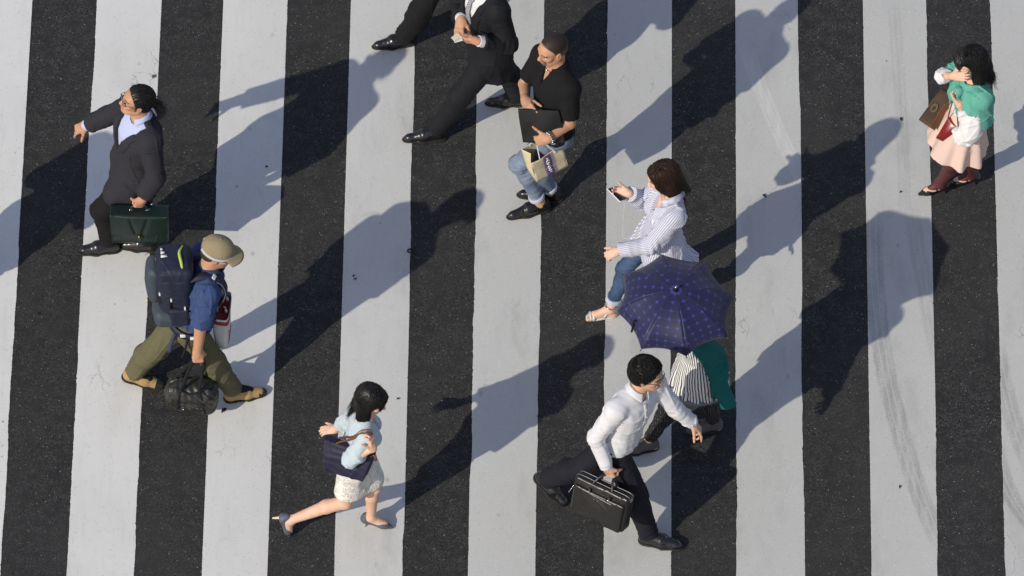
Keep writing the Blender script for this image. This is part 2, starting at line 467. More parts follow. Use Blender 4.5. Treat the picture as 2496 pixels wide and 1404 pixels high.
# ------------------------------------------------------------------ street
STRIPE_W = .45
VPDX = 427 * CP / FPX                    # stripes run very slightly off the view axis
X_EDGE0 = at(0.5 * (80.5 + 0.5), 702)[0]
def road_mat():
    m = Nodes('asphalt'); p = m.coord()
    v = m.n('ShaderNodeTexVoronoi', Scale=125.0); wv = m.n('ShaderNodeVectorMath', operation='MULTIPLY_ADD'); nz = m.n('ShaderNodeTexNoise', Scale=140.0, Detail=3.0); m.l(p, nz.inputs['Vector']); m.l(nz.outputs[1], wv.inputs[0]); wv.inputs[1].default_value = (.009, .009, 0); m.l(p, wv.inputs[2]); m.l(wv.outputs[0], v.inputs['Vector'])
    v2 = m.n('ShaderNodeTexVoronoi', Scale=70.0, Randomness=1.0); m.l(p, v2.inputs['Vector'])
    c = m.xyz(v.outputs['Color']); c2 = m.xyz(v2.outputs['Color'])
    big = m.noise(p, 1.1, 6, .6); mid = m.noise(p, 9, 5, .65)
    base = m.mix(c[0], (.0085, .0087, .0092), (.0660, .0640, .0620))
    base = m.mix(m.ramp(mid, .35, .72), base, (.0205, .0202, .0205))
    tone = m.mix(m.math('MULTIPLY', m.ramp(big, .35, .68), .55), base, (.0400, .0393, .0385))
    tone = m.mix(m.math('MULTIPLY', m.ramp(m.noise(p, 45, 3), .55, .75), .5), tone, (.0065, .0065, .007))
    # single light stones, some in clusters
    dens = m.ramp(m.noise(p, 5, 3), .35, .75)
    th = m.math('SUBTRACT', .984, m.math('MULTIPLY', dens, .030))
    sp = m.math('MULTIPLY', m.math('GREATER_THAN', c[1], th), m.math('LESS_THAN', v.outputs['Distance'], .42))
    sp2 = m.math('MULTIPLY', m.math('GREATER_THAN', c2[1], .976), m.math('LESS_THAN', v2.outputs['Distance'], .25))
    tone = m.mix(m.math('MULTIPLY', sp, m.math('ADD', m.math('MULTIPLY', c[2], .55), .2)), tone, (.27, .262, .25))
    tone = m.mix(m.math('MULTIPLY', sp2, m.math('ADD', m.math('MULTIPLY', c2[2], .6), .15)), tone, (.40, .385, .36))
    # old oil and gum spots
    v3 = m.n('ShaderNodeTexVoronoi', Scale=2.6); m.l(p, v3.inputs['Vector']); c3 = m.xyz(v3.outputs['Color'])
    spot = m.math('MULTIPLY', m.ramp(m.math('ADD', v3.outputs['Distance'], m.math('MULTIPLY', mid, .05)), .085, .055), m.math('GREATER_THAN', c3[0], .55))
    tone = m.mix(m.math('MULTIPLY', spot, .75), tone, (.006, .006, .0065))
    m.color(tone); m.set(rough=m.math('SUBTRACT', .88, m.math('MULTIPLY', sp, .5)), spec=.25)
    m.bump(m.math('ADD', m.math('MULTIPLY', v.outputs['Distance'], -.9), m.math('MULTIPLY', mid, .5)), .5, .003); return m.m
def paint_mat():
    m = Nodes('road_paint'); p = m.coord(); q = m.xyz(p)
    big = m.noise(p, .9, 5, .6); mid = m.noise(p, 14, 5, .6); fine = m.noise(p, 150, 3, .7)
    streak = m.noise(m.scale(p, (1, .1, 1)), 26, 4)
    # paint is fresher on the left of the crossing and greyer on the right
    xr = m.ramp(m.math('ADD', q[0], m.math('MULTIPLY', big, 1.2)), -2.6, 1.4)
    c = m.mix(xr, (.69, .68, .655), (.495, .49, .468))
    c = m.mix(m.math('MULTIPLY', m.ramp(big, .4, .7), .35), c, (.56, .555, .53))
    c = m.mix(m.math('MULTIPLY', m.ramp(streak, .52, .72), .16), c, (.48, .47, .45))
    c = m.mix(m.math('MULTIPLY', m.ramp(mid, .55, .75), .20), c, (.43, .42, .40))
    c = m.mix(m.math('MULTIPLY', m.math('MULTIPLY', m.ramp(fine, .50, .72), m.math('ADD', m.math('MULTIPLY', xr, .5), .2)), .55), c, (.33, .325, .31))
    v = m.n('ShaderNodeTexVoronoi', Scale=95.0); m.l(p, v.inputs['Vector']); vc = m.xyz(v.outputs['Color'])
    pit = m.math('MULTIPLY', m.math('GREATER_THAN', vc[0], .965), m.math('LESS_THAN', v.outputs['Distance'], .4))
    c = m.mix(m.math('MULTIPLY', pit, .32), c, (.12, .12, .12))
    lite = m.math('MULTIPLY', m.math('GREATER_THAN', vc[1], .96), m.math('LESS_THAN', v.outputs['Distance'], .4))
    c = m.mix(m.math('MULTIPLY', lite, .35), c, (.80, .79, .76))
    # smudges and stains
    s = m.n('ShaderNodeTexVoronoi', Scale=4.3); m.l(m.scale(p, (1, .6, 1)), s.inputs['Vector']); sc = m.xyz(s.outputs['Color'])
    blot = m.math('MULTIPLY', m.ramp(m.math('ADD', s.outputs['Distance'], m.math('MULTIPLY', mid, .14)), .16, .09), m.math('GREATER_THAN', sc[1], .5))
    c = m.mix(m.math('MULTIPLY', blot, .42), c, (.22, .22, .22))
    s2 = m.n('ShaderNodeTexVoronoi', Scale=11.0); m.l(m.scale(p, (1, .7, 1)), s2.inputs['Vector']); s2c = m.xyz(s2.outputs['Color'])
    spot = m.math('MULTIPLY', m.ramp(m.math('ADD', s2.outputs['Distance'], m.math('MULTIPLY', fine, .10)), .17, .10), m.math('GREATER_THAN', s2c[0], .90))
    c = m.mix(m.math('MULTIPLY', spot, m.math('ADD', m.math('MULTIPLY', s2c[1], .5), .15)), c, (.13, .13, .125))
    grime = m.math('MULTIPLY', m.ramp(m.noise(m.scale(p, (1, .35, 1)), 3.2, 6, .65), .50, .74), m.math('ADD', m.math('MULTIPLY', xr, .35), .14))
    c = m.mix(grime, c, (.33, .325, .31))
    # hairline cracks in patches
    e = m.n('ShaderNodeTexVoronoi', Scale=4.2, feature='DISTANCE_TO_EDGE')
    wob = m.n('ShaderNodeVectorMath', operation='ADD'); nz = m.n('ShaderNodeTexNoise', Scale=11.0, Detail=4.0); m.l(p, nz.inputs['Vector'])
    sv = m.n('ShaderNodeVectorMath', operation='SCALE'); m.l(nz.outputs[1], sv.inputs[0]); sv.inputs['Scale'].default_value = .14
    m.l(m.scale(p, (1.6, .45, 1)), wob.inputs[0]); m.l(sv.outputs[0], wob.inputs[1]); m.l(wob.outputs[0], e.inputs['Vector'])
    crack = m.math('MULTIPLY', m.ramp(e.outputs['Distance'], .0085, .002), m.ramp(m.noise(p, 1.7, 3), .60, .66))
    c = m.mix(m.math('MULTIPLY', crack, .55), c, (.09, .09, .09))
    # tyre marks: bands along curves x = a + b y + c y^2, with fine tread lines
    for a, b, cc, w, dark, tread, ya, yb in TYRES:
        u = m.math('SUBTRACT', q[0], m.math('ADD', a, m.math('ADD', m.math('MULTIPLY', q[1], b), m.math('MULTIPLY', m.math('MULTIPLY', q[1], q[1]), cc))))
        band = m.ramp(m.math('ADD', m.math('ABSOLUTE', u), m.math('MULTIPLY', mid, .03)), w + .02, w - .005)
        ln = m.math('LESS_THAN', m.math('ABSOLUTE', m.math('SUBTRACT', m.math('ABSOLUTE', u), tread)), .0045)
        rub = m.ramp(m.math('ADD', m.math('MULTIPLY', fine, .55), m.math('MULTIPLY', streak, .45)), .34, .60)
        f = m.math('MULTIPLY', m.math('MULTIPLY', band, rub), m.math('SUBTRACT', 1.0, m.math('MULTIPLY', ln, .65)))
        f = m.math('MULTIPLY', f, m.math('MULTIPLY', m.ramp(q[1], yb + .25, yb - .1), m.ramp(q[1], ya - .25, ya + .1)))
        col = (.17, .165, .155) if dark > 0 else (.80, .79, .76)
        c = m.mix(m.math('MULTIPLY', f, abs(dark)), c, col)
    m.color(c); m.set(rough=.75, spec=.25)
    m.bump(m.math('ADD', m.math('MULTIPLY', fine, .5), m.math('SUBTRACT', m.math('MULTIPLY', mid, .5), crack)), .55, .002); return m.m
def quad_fit(pix):
    P = np.array([at(x, y)[:2] for x, y in pix]); c, b, a = np.polyfit(P[:, 1], P[:, 0], 2); return a, b, c
def span(pix): return min(at(*p)[1] for p in pix), max(at(*p)[1] for p in pix)
TYRES = []
for pix_, w_, dk_, tr_ in (([(2128, 560), (2150, 850), (2190, 1040), (2275, 1290)], .075, .46, .020), ([(2225, 540), (2250, 680), (2278, 840)], .065, .26, .018),
                           ([(2436, 880), (2452, 960), (2500, 1110)], .07, .40, .018), ([(2434, 1130), (2470, 1220), (2520, 1290)], .07, .46, .018),
                           ([(1830, 150), (1880, 280), (1935, 400)], .06, -.3, .03), ([(2180, 40), (2195, 250), (2205, 480)], .05, .22, .02)):
    TYRES.append((*quad_fit(pix_), w_, dk_, tr_, *span(pix_)))

def build_street():
    road = MB(); R = 900.0
    road.put([(-R, -R, 0), (R, -R, 0), (R, R, 0), (-R, R, 0)], [[0, 1, 2, 3]])
    v, f = road.data(); tag(link('road', make_mesh('road', v, f, road_mat(), smooth=False)), kind='structure')
    pm = paint_mat(); rng = np.random.RandomState(5)
    y0, y1, n = -5.6, 6.2, 2500
    ys = np.linspace(y0, y1, n)
    def edge():
        r = np.cumsum(rng.normal(0, .0005, n)); r -= np.linspace(r[0], r[-1], n); r = np.clip(r, -.006, .006)
        return r + rng.normal(0, .0006, n) + np.convolve((rng.rand(n) > .985) * rng.normal(0, .0022, n), [.3, .8, 1, .6, .2], 'same')
    for k in range(-5, 12):
        xl = X_EDGE0 - STRIPE_W + k * 2 * STRIPE_W

        L = xl + VPDX * ys + edge(); Rr = xl + STRIPE_W + VPDX * ys + edge()
        top = .004
        vs = np.concatenate([np.stack([L, ys, np.full(n, top)], 1), np.stack([Rr, ys, np.full(n, top)], 1),
                             np.stack([L - .0015, ys, np.full(n, .0003)], 1), np.stack([Rr + .0015, ys, np.full(n, .0003)], 1)])
        i = np.arange(n - 1)
        q = np.concatenate([np.stack([i, n + i, n + i + 1, i + 1], 1), np.stack([2 * n + i, i, i + 1, 2 * n + i + 1], 1), np.stack([n + i, 3 * n + i, 3 * n + i + 1, n + i + 1], 1)])
        tag(link('crosswalk_stripe', make_mesh('crosswalk_stripe', vs, q, pm, smooth=False)), kind='structure')
build_street()
# ------------------------------------------------------------------ people
MALE = dict(t=[-.16, -.04, .06, .20, .36, .55, .75, .88, .96, 1.03],
            w=[.150, .168, .170, .158, .146, .156, .170, .160, .105, .060],
            f=[.085, .098, .102, .100, .100, .108, .112, .090, .066, .055],
            b=[.100, .122, .120, .098, .088, .098, .108, .096, .074, .058])
FEMALE = dict(t=[-.16, -.04, .06, .20, .36, .55, .75, .88, .96, 1.03],
              w=[.150, .170, .170, .148, .122, .132, .148, .138, .088, .050],
              f=[.080, .090, .094, .092, .084, .088, .092, .076, .056, .046],
              b=[.100, .124, .122, .092, .078, .088, .094, .084, .062, .048])
class Fig:
    """skeleton of one person; every joint is a world point"""
    def __init__(s, H, sex, fh, fs, pel, neck, fat=1.0):
        s.H, s.k, s.sex, s.fat = H, H / 1.70, sex, fat
        s.fh, s.fs = fh, fs
        s.pel, s.neck = V(pel), V(neck)
        s.A = s.neck - s.pel; s.TL = np.linalg.norm(s.A); s.axis = s.A / s.TL
        s.prof = MALE if sex == 'm' else FEMALE
        s.hand = {}; s.foot = {}; s.elb = {}; s.wri = {}; s.kne = {}; s.ank = {}; s.toe = {}; s.sho = {}; s.hip = {}
        hw = .088 * s.k; sw = (.172 if sex == 'm' else .148) * s.k
        s.latH = az(fh + 90); s.latS = az(fs + 90)          # the person's left
        c = s.pel + s.A * .90
        for side, g in (('L', 1), ('R', -1)):
            s.hip[side] = s.pel + s.latH * hw * g
            s.sho[side] = c + s.latS * sw * g
        s.Lu, s.Lf = .295 * s.k, .25 * s.k
        s.Lt, s.Ls = .43 * s.k, .415 * s.k
        s.base = V(s.pel[0], s.pel[1], 0)
    def set_head(s, c, yaw, pitch=0, roll=0):
        s.hc = V(c); x = az(yaw); x = nrm(x * math.cos(math.radians(pitch)) + UP * math.sin(math.radians(pitch)))
        R = frame(x, UP); r = math.radians(roll)
        y = R[:, 1] * math.cos(r) + R[:, 2] * math.sin(r); s.HR = np.stack([x, y, np.cross(x, y)], 1); s.hk = (s.k * .5 + .5) * (1.0 if s.sex == 'm' else .97)
    def hd(s, x, y, z): return s.hc + s.HR @ (V(x, y, z) * s.hk)
    def arm(s, side, e, w, en=True, wn=True):
        s.elb[side] = lift(s.sho[side], e[0], e[1], s.Lu, en) if len(e) == 2 else at(*e)
        s.wri[side] = lift(s.elb[side], w[0], w[1], s.Lf, wn) if len(w) == 2 else at(*w)
    def set_hand(s, side, d, back, curl=(25, 30, 20), spread=4, thumb=(.62, .62, -.45), curls=None):
        s.hand[side] = dict(R=frame(d, back), curl=curl, spread=spread, thumb=thumb, curls=curls)
    def leg(s, side, k, ank, toe, fwd=None):
        a = at(*ank); s.ank[side] = a; s.toe[side] = at(*toe)
        s.kne[side] = knee_solve(s.hip[side], a, k[0], k[1], s.Lt, s.Ls, az(s.fh) if fwd is None else fwd)
    def report(s, name):
        L = lambda a, b: round(float(np.linalg.norm(a - b)), 2)
        print(name, 'torso', round(s.TL, 2), 'head-neck', L(s.hc, s.neck), 'headtop', round(s.hc[2] + .115, 2),
              {d: ('thigh', L(s.hip[d], s.kne[d]), round(s.Lt, 2), 'shin', L(s.kne[d], s.ank[d]), round(s.Ls, 2), 'kneez', round(s.kne[d][2], 2)) for d in s.kne},
              {d: ('elb z', round(s.elb[d][2], 2), 'wri z', round(s.wri[d][2], 2), L(s.elb[d], s.wri[d])) for d in s.elb})
    # --- torso -----------------------------------------------------------------
    def local(s, P):
        q = P - s.pel; t = q @ s.axis / s.TL
        c = np.radians(s.fh + (s.fs - s.fh) * np.clip(t, 0, 1))
        fx = np.stack([np.cos(c), np.sin(c), np.zeros_like(c)], 1)
        fx = fx - (fx @ s.axis)[:, None] * s.axis; fx /= np.linalg.norm(fx, axis=1, keepdims=True)
        lt = np.cross(s.axis, fx)
        r = q - (t * s.TL)[:, None] * s.axis
        return t, (r * lt).sum(1), (r * fx).sum(1)
    def tp(s, t, lat, fr):
        """point in torso coordinates: share of the spine, metres to the left, metres to the front"""
        c = math.radians(s.fh + (s.fs - s.fh) * min(max(t, 0), 1)); fx = V(math.cos(c), math.sin(c), 0)
        fx = nrm(fx - s.axis * np.dot(fx, s.axis)); lt = np.cross(s.axis, fx)
        return s.pel + s.A * t + lt * lat + fx * fr
    def torso(s, ease=0.0, t0=-.16, t1=1.03, flare=None, k=.03, prof=None, op='u', n=2.3, belly=0.0):
        p = prof or s.prof; K = s.k * s.fat; T = np.array(p['t']); Wd = np.array(p['w']) * K; F = np.array(p['f']) * K; Bk = np.array(p['b']) * K
        F = F + belly * np.exp(-((T - .3) / .22) ** 2)
        tm, th = (t0 + t1) / 2, (t1 - t0) / 2 * s.TL
        fl = flare or (lambda t: 0.0)
        def f(P):
            t, la, ap = s.local(P); tc = np.clip(t, t0, t1); e = ease + fl(tc)
            w = np.interp(tc, T, Wd) + e; d = np.where(ap > 0, np.interp(tc, T, F), np.interp(tc, T, Bk)) + e
            a = np.abs(la) / w; b = np.abs(ap) / d
            kk = (a ** n + b ** n) ** (1 / n)
            d2 = (kk - 1) * np.minimum(w, d) * (.55 + .45 * np.clip(kk, .4, 1.4))
            ee = np.abs(t - tm) * s.TL - th
            return np.minimum(np.maximum(d2, ee), 0) + np.hypot(np.maximum(d2, 0), np.maximum(ee, 0))
        m = .36; c0, c1 = s.pel + s.A * t0, s.pel + s.A * t1
        return cust(f, np.minimum(c0, c1) - m, np.maximum(c0, c1) + m, op, k)
    def bust(s, e=0.0, k=.035):
        if s.sex == 'm': return []
        o = []
        for g in (1, -1):
            o.append(ell(s.tp(.66, .062 * s.k * g, .072 * s.k), None, V(.060, .060, .058) * s.k + e, k))
        return o
    def shoulders(s, e=0.0, k=.03):
        b = s.tp(.955, 0, -.01); r = (.052 if s.sex == 'm' else .042) * s.k
        return [rc(b, s.sho[d] + UP * .012, r + .01 + e, r + e, k) for d in 'LR'] + [ell(s.sho[d], None, V(1, 1, 1) * ((.066 if s.sex == 'm' else .053) * s.k + e), k) for d in 'LR']
    def sleeve(s, d, e0, e1, upto=2.0, k=.02, cut=True):
        """upto 1 = elbow, 2 = wrist"""
        g = s.k * (1 if s.sex == 'm' else .86); S, E, Wr = s.sho[d], s.elb[d], s.wri[d]
        if upto <= 1:
            return [rc(S, lerp(S, E, upto), .056 * g + e0, .048 * g + e1, k, cb=cut)]
        u = upto - 1; m = (e0 + e1) / 2
        return [rc(S, E, .056 * g + e0, .043 * g + m, k), rc(E, lerp(E, Wr, u), .043 * g + m, (.043 - .013 * u) * g + e1, k, cb=cut)]
    def legs(s, d, e0, e1, upto=2.0, k=.02, cut=True):
        g = s.k * (1 if s.sex == 'm' else .90) * (s.fat * .5 + .5); Hp, K, A = s.hip[d], s.kne[d], s.ank[d]
        th = lerp(Hp, K, .12)
        if upto <= 1: return [rc(th, lerp(Hp, K, upto), .086 * g + e0, .066 * g + e1, k, cb=cut)]
        u = upto - 1; m = (e0 + e1) / 2; bk = nrm(np.cross(np.cross(A - K, K - Hp), A - K)) if np.linalg.norm(np.cross(A - K, K - Hp)) > 1e-3 else V(0, 0, 0)
        fwd = az(s.fh); bk = nrm(-fwd + (A - K) * np.dot(fwd, A - K) / max(np.dot(A - K, A - K), 1e-6))
        cf = lerp(K, A, .32) + bk * .016 * s.k
        end = lerp(K, A, u)
        return [rc(Hp, K, .086 * g + e0, .056 * g + m, k), rc(K, cf, .054 * g + m, .056 * g + m, k), rc(cf, end, .056 * g + m, (.056 - .021 * max(u - .3, 0) / .7) * g + e1, k, cb=cut)]
    # --- body ------------------------------------------------------------------
    def head_prims(s):
        h, R, K = s.hd, s.HR, s.hk; E = lambda c, r, k, op='u': ell(h(*c), R, V(r) * K, k * K, op)
        C = lambda a, b, ra, rb, k, op='u': rc(h(*a), h(*b), ra * K, rb * K, k * K, op)
        o = [E((-.014, 0, .034), (.096, .075, .082), .01), E((.022, 0, -.038), (.070, .058, .074), .03), E((.036, 0, .028), (.060, .062, .052), .02)]
        for g in (1, -1):
            o += [C((-.012, .052 * g, -.045), (.048, .026 * g, -.092), .020, .018, .03), E((.056, .040 * g, -.022), (.026, .024, .022), .02),
                  C((.079, .044 * g, .022), (.090, .010 * g, .018), .008, .010, .014),
                  E((.094, .032 * g, -.001), (.017, .016, .0115), .012, 's'), E((.0755, .0315 * g, -.002), (.0135, .0155, .0115), .004),
                  C((.071, .050 * g, .006), (.090, .018 * g, .007), .004, .004, .006),
                  E((-.006, .077 * g, -.010), (.019, .009, .033), .008), E((-.002, .087 * g, -.006), (.010, .007, .018), .006, 's'),
                  E((.098, .011 * g, -.036), (.010, .008, .008), .008)]
        o += [C((.088, 0, .006), (.108, 0, -.031), .0085, .0125, .014), E((.063, 0, -.096), (.026, .026, .020), .022),
              E((.086, 0, -.058), (.014, .026, .008), .010), E((.085, 0, -.069), (.014, .022, .008), .008), C((.097, .022, -.0632), (.097, -.022, -.0632), .0025, .0025, .004, 's')]
        nb = s.neck + (s.hc - s.neck) * .05
        r = (.058 if s.sex == 'm' else .047) * s.k
        o += [rc(nb, h(-.028, 0, -.055), r + .004, r, .03)]
        return o
    def hand_prims(s, d):
        if d not in s.hand: return []
        h = s.hand[d]; R = h['R']; g = 1 if d == 'R' else -1; k = s.k * (1 if s.sex == 'm' else .92); Wr = s.wri[d]
        pt = lambda x, y, z: Wr + R @ (V(x, y * g, z) * k)
        o = [rbox(pt(.048, 0, 0), R, V(.044, .037, .0135) * k, .013 * k, .015), rc(pt(-.01, 0, 0), pt(.03, .0, 0), .027 * k, .024 * k, .02), ell(pt(.030, .026, -.008), R, V(.032, .018, .016) * k, .012)]
        for i, (y, L, r) in enumerate(((.029, .070, .0088), (.0095, .079, .0092), (-.010, .073, .0088), (-.0285, .058, .0078))):
            cu = h['curls'][i] if h['curls'] else h['curl']
            p = pt(.086 - abs(i - 1) * .004, y, 0); a = 0; fan = math.radians((1.2 - i) * h['spread'])
            for j, (fr, bend) in enumerate(zip((.46, .30, .24), cu)):
                a += bend; c = math.radians(a)
                v = V(math.cos(c) * math.cos(fan), math.sin(fan) * g, -math.sin(c)); q = p + R @ (v * L * fr * k)
                o.append(rc(p, q, (r - .0006 * j) * k, (r - .0006 * (j + 1)) * k, .006 if j else .010)); p = q
        tv = nrm(h['thumb']); p = pt(.018, .030, -.006); v0 = V(.75, .55, -.25); 
        for L, r, w in ((.036, .0125, .25), (.034, .0105, .8), (.026, .0095, 1.1)):
            v = nrm(v0 * (1 - min(w, 1)) + tv * w) * V(1, g, 1); q = p + R @ (v * L * k); o.append(rc(p, q, r * k, (r - .0012) * k, .008)); p = q
        s.hand[d]['tip'] = p; s.hand[d]['grip'] = pt(.092, 0, -.022)
        return o
    def foot_frame(s, d, pitch=None):
        x = s.toe[d] - s.ank[d]
        if pitch is None: x = x * V(1, 1, 0); x = nrm(x)
        else: x = nrm(nrm(x * V(1, 1, 0)) * math.cos(math.radians(pitch)) - UP * math.sin(math.radians(pitch)))
        return frame(x, UP)
    def foot_prims(s, d, pitch=None, toes=False, drop=.075):
        R = s.foot_frame(d, pitch); k = s.k * (1 if s.sex == 'm' else .95); A = s.ank[d]; pt = lambda x, y, z: A + R @ (V(x, y, z) * k)
        z = -drop / k
        o = [rc(A, pt(-.028, 0, z + .028), .036 * k, .030 * k, .02), rc(pt(0, 0, -.005), pt(.125, 0, z + .022), .036 * k, .022 * k, .02), rc(pt(-.02, 0, z + .022), pt(.12, 0, z + .018), .026 * k, .030 * k, .02)]
        if toes:
            g = 1 if d == 'R' else -1
            for i, (y, L, r) in enumerate(((.030, .058, .0125), (.012, .056, .009), (-.002, .050, .0088), (-.015, .044, .0082), (-.027, .036, .0082))):
                o.append(rc(pt(.120, y * g, z + .014), pt(.120 + L, y * g * 1.15, z + .010), r * k, r * k, .005))
        else: o.append(rc(pt(.12, 0, z + .018), pt(.165, 0, z + .014), .026 * k, .016 * k, .02))
        return o
    def body(s, label, sk=None, lip=None, feet=None, shortleg=False, group='people walking over the crossing', h=.0042, thin=(.012, .010, .012)):
        """the continuous body mesh is the person's top-level object"""
        tt, ta, tl = thin                    # the body is a little slimmer where clothes cover it
        P = [s.torso(-tt)] + s.bust(-tt * .6) + s.shoulders(-ta)
        for d in 'LR': P += s.legs(d, -tl, 0, 2.0, .02, cut=False)
        for d in 'LR': P += s.foot_prims(d, **((feet or {}).get(d, {})))
        P += s.head_prims()
        for d in 'LR': P += s.sleeve(d, -ta, 0, 2.0, .012, cut=False) + s.hand_prims(d)
        v, q = mesh_sdf(P, h, None, 1)
        c = v[q].mean(1); l = ((c - s.hc) @ s.HR) / s.hk; x, y, z = l[:, 0], np.abs(l[:, 1]), l[:, 2]
        mi = np.zeros(len(q), int)
        mi[(x > .080) & (y < .026 - np.abs(z + .0635) * .9) & (np.abs(z + .0635) < .0115)] = 1
        arch = .0265 - .05 * (y - .03) - np.abs(y - .034) * .08
        mi[(x > .055) & (y > .012) & (y < .054) & (np.abs(z - arch) < .0034)] = 4
        eye = (x > .06) & ((((y - .032) / .0145) ** 2 + ((z + .001) / .0062) ** 2) < 1)
        mi[eye] = 2; mi[eye & (np.abs(y - .032) < .0062)] = 3
        mi[(x > .055) & (y > .016) & (y < .048) & (z > .0045) & (z < .0078)] = 4
        far = (np.abs(l) > V(.118, .1, .14)).any(1); mi[far] = 0
        if getattr(s, 'goatee', False):
            gz = (x > .06) & (((y < .030) & (z < -.070) & (z > -.118) & (x > .066)) | ((np.abs(z + .050) < .0055) & (y < .032) & (x > .078)) | ((np.abs(y - .030) < .005) & (z < -.05) & (z > -.09)))
            mi[gz & (mi != 1) & ~far] = 5
        mats = [sk or M_SKIN, lip or M_LIP, M_EYE, M_IRIS, M_BROW, M_STUBBLE]
        s.o = link('person', make_mesh('person', v, q, mats, s.base, mi), base=s.base)
        tag(s.o, label, 'person', group); s.o['base'] = list(s.base)
        return s.o
    def add(s, name, prims, mat, h=.0055, disp=None, attr=None, label=None, parent=None, smooth=1):
        v, q = mesh_sdf(prims, h, disp, smooth)
        me = make_mesh(name, v, q, mat, s.base, attrs=attr(v) if attr else None)
        o = link(name, me, parent or s.o)
        if label: o['label'] = label
        return o
    def hard(s, name, mb, mat, parent=None, smooth=True, label=None):
        v, f = mb.data(); o = link(name, make_mesh(name, v, f, mat, s.base, smooth=smooth), parent or s.o)
        if label: o['label'] = label
        return o
    # --- clothes ----------------------------------------------------------------
    def trousers(s, mat, e0=.014, e1=.02, upto=1.93, seed=3, amp=.004, top=.20, name='trousers', attr=None, cuff=None):
        P = [s.torso(.011, -.10, top, k=.02)]
        for d in 'LR': P += s.legs(d, e0, e1, upto, .035)
        J = []
        for d in 'LR':
            u = nrm(s.ank[d] - s.kne[d]); J += [(s.kne[d], u, .10, .0035), (lerp(s.kne[d], s.ank[d], .9), u, .10, .004), (s.hip[d] - UP * .04, UP, .10, .003)]
        return s.add(name, P, mat, disp=folds(amp, 30, seed, (1, 1, .5), J), attr=attr)
    def pattern(s, P):
        """cloth coordinates in metres: x round the body or limb, y along it, z 0 torso / 1 arms"""
        t, la, ap = s.local(P); u = np.arctan2(la, ap) * .155 * s.k; v = t * s.TL; best = np.full(len(P), 1e3); z = np.zeros(len(P))
        dT = s.torso().f(P); best = dT
        for d in 'LR':
            for a, b in ((s.sho[d], s.elb[d]), (s.elb[d], s.wri[d])):
                ba = b - a; q = P - a; tt = np.clip(q @ ba / np.dot(ba, ba), 0, 1); r = q - tt[:, None] * ba; dist = np.linalg.norm(r, axis=1) - .048
                R = frame(ba, V(.3, .2, 1)); an = np.arctan2(r @ R[:, 1], r @ R[:, 2]); m = dist < best
                u = np.where(m, an * .055, u); v = np.where(m, tt * np.linalg.norm(ba), v); z = np.where(m, 1, z); best = np.minimum(best, dist)
        return {'weave': np.stack([u, v, z], 1)}
    def collar(s, mat, r0=.064, r1=.074, hgt=.05, lean=.0, gap=.35, name='collar', pts=True, off=0.0):
        """turned-down shirt collar round the neck, open at the front"""
        c0 = lerp(s.neck, s.hc, .12) + s.axis * off; up = nrm(s.hc - s.neck + UP * .05); f = az(s.fs); R = frame(f, up); m = MB(); n = 40
        def sheet(ra, za, rb, zb):
            def fn(u, v):
                a = gap + (2 * math.pi - 2 * gap) * u; fr = max(0, math.cos(a)); x = lerp(V(ra, za), V(rb, zb - .030 * fr ** 3 * pts), v)
                return c0 + R @ V(math.cos(a) * x[0] * 1.02, math.sin(a) * x[0], x[1] - fr * .022)
            return fn
        m.grid(sheet(r0 + .010, -.016, r0, hgt - .012), n, 4, .004); m.grid(sheet(r0 + .001, hgt - .012, r1 + .007, .004), n, 4, .0035)
        return s.hard(name, m, mat)
    def glasses(s, mat, temple=True, lens=True):
        m = MB(); L = MB()
        for g in (1, -1):
            ring = [s.hd(.103 - abs(a2) * .10, .033 * g + a1, a3) for a1, a2, a3 in [(.025 * math.cos(t), .025 * math.cos(t) * .25, -.004 + .0165 * math.sin(t) * (1.08 if math.sin(t) < 0 else .9)) for t in np.linspace(0, 2 * math.pi, 20, endpoint=False)]]
            m.tube(ring, .0017, 5, True); L.poly(ring, s.HR[:, 0], .0012)
            m.tube([s.hd(.100, .057 * g, .004), s.hd(.05, .078 * g, .006), s.hd(-.004, .080 * g, .006), s.hd(-.022, .080 * g, -.012)], .0018, 5)
        m.tube([s.hd(.104, .009, .002), s.hd(.108, 0, .004), s.hd(.104, -.009, .002)], .0016, 5)
        o = s.hard('glasses', m, mat)
        if lens: s.hard('lens', L, M_LENS, parent=o)
        return o
    def skirt(s, mat, top, hem, wt, dt, wh, dh, ruff=.018, nr=9, seed=1, name='skirt', disp=None, attr=None, yaw=None, curve_=1.0, extra=(), h=.0055, k=.02):
        """flared cloth between two world points with half-widths (side, front) at the waist and at the hem"""
        c0, c1 = V(top), V(hem); ax = c1 - c0; L = np.linalg.norm(ax); ax = ax / L; R = frame(ax, az(s.fh if yaw is None else yaw)); r = np.random.RandomState(seed); ph = r.uniform(0, 6.28, 4)
        def f(P):
            q = (P - c0) @ R; t = np.clip(q[:, 0] / L, 0, 1); tt = t ** curve_; an = np.arctan2(q[:, 1], q[:, 2])
            rf = 1 + 0 * t; e = ruff * t * (np.sin(an * nr + ph[0] + 1.2 * np.sin(an * 2 + ph[1])) + .5 * np.sin(an * (nr * 2 - 3) + ph[2])) 
            w = wt + (wh - wt) * tt + e; d = dt + (dh - dt) * tt + e
            kk = np.hypot(q[:, 1] / w, q[:, 2] / d); d2 = (kk - 1) * np.minimum(w, d) * .85; ee = np.abs(q[:, 0] - L / 2) - L / 2
            return np.minimum(np.maximum(d2, ee), 0) + np.hypot(np.maximum(d2, 0), np.maximum(ee, 0))
        m = max(wt, dt, wh, dh) + .06
        return s.add(name, [cust(f, np.minimum(c0, c1) - m, np.maximum(c0, c1) + m, 'u', k)] + list(extra), mat, h=h, disp=disp or folds(.003, 28, seed), attr=attr)
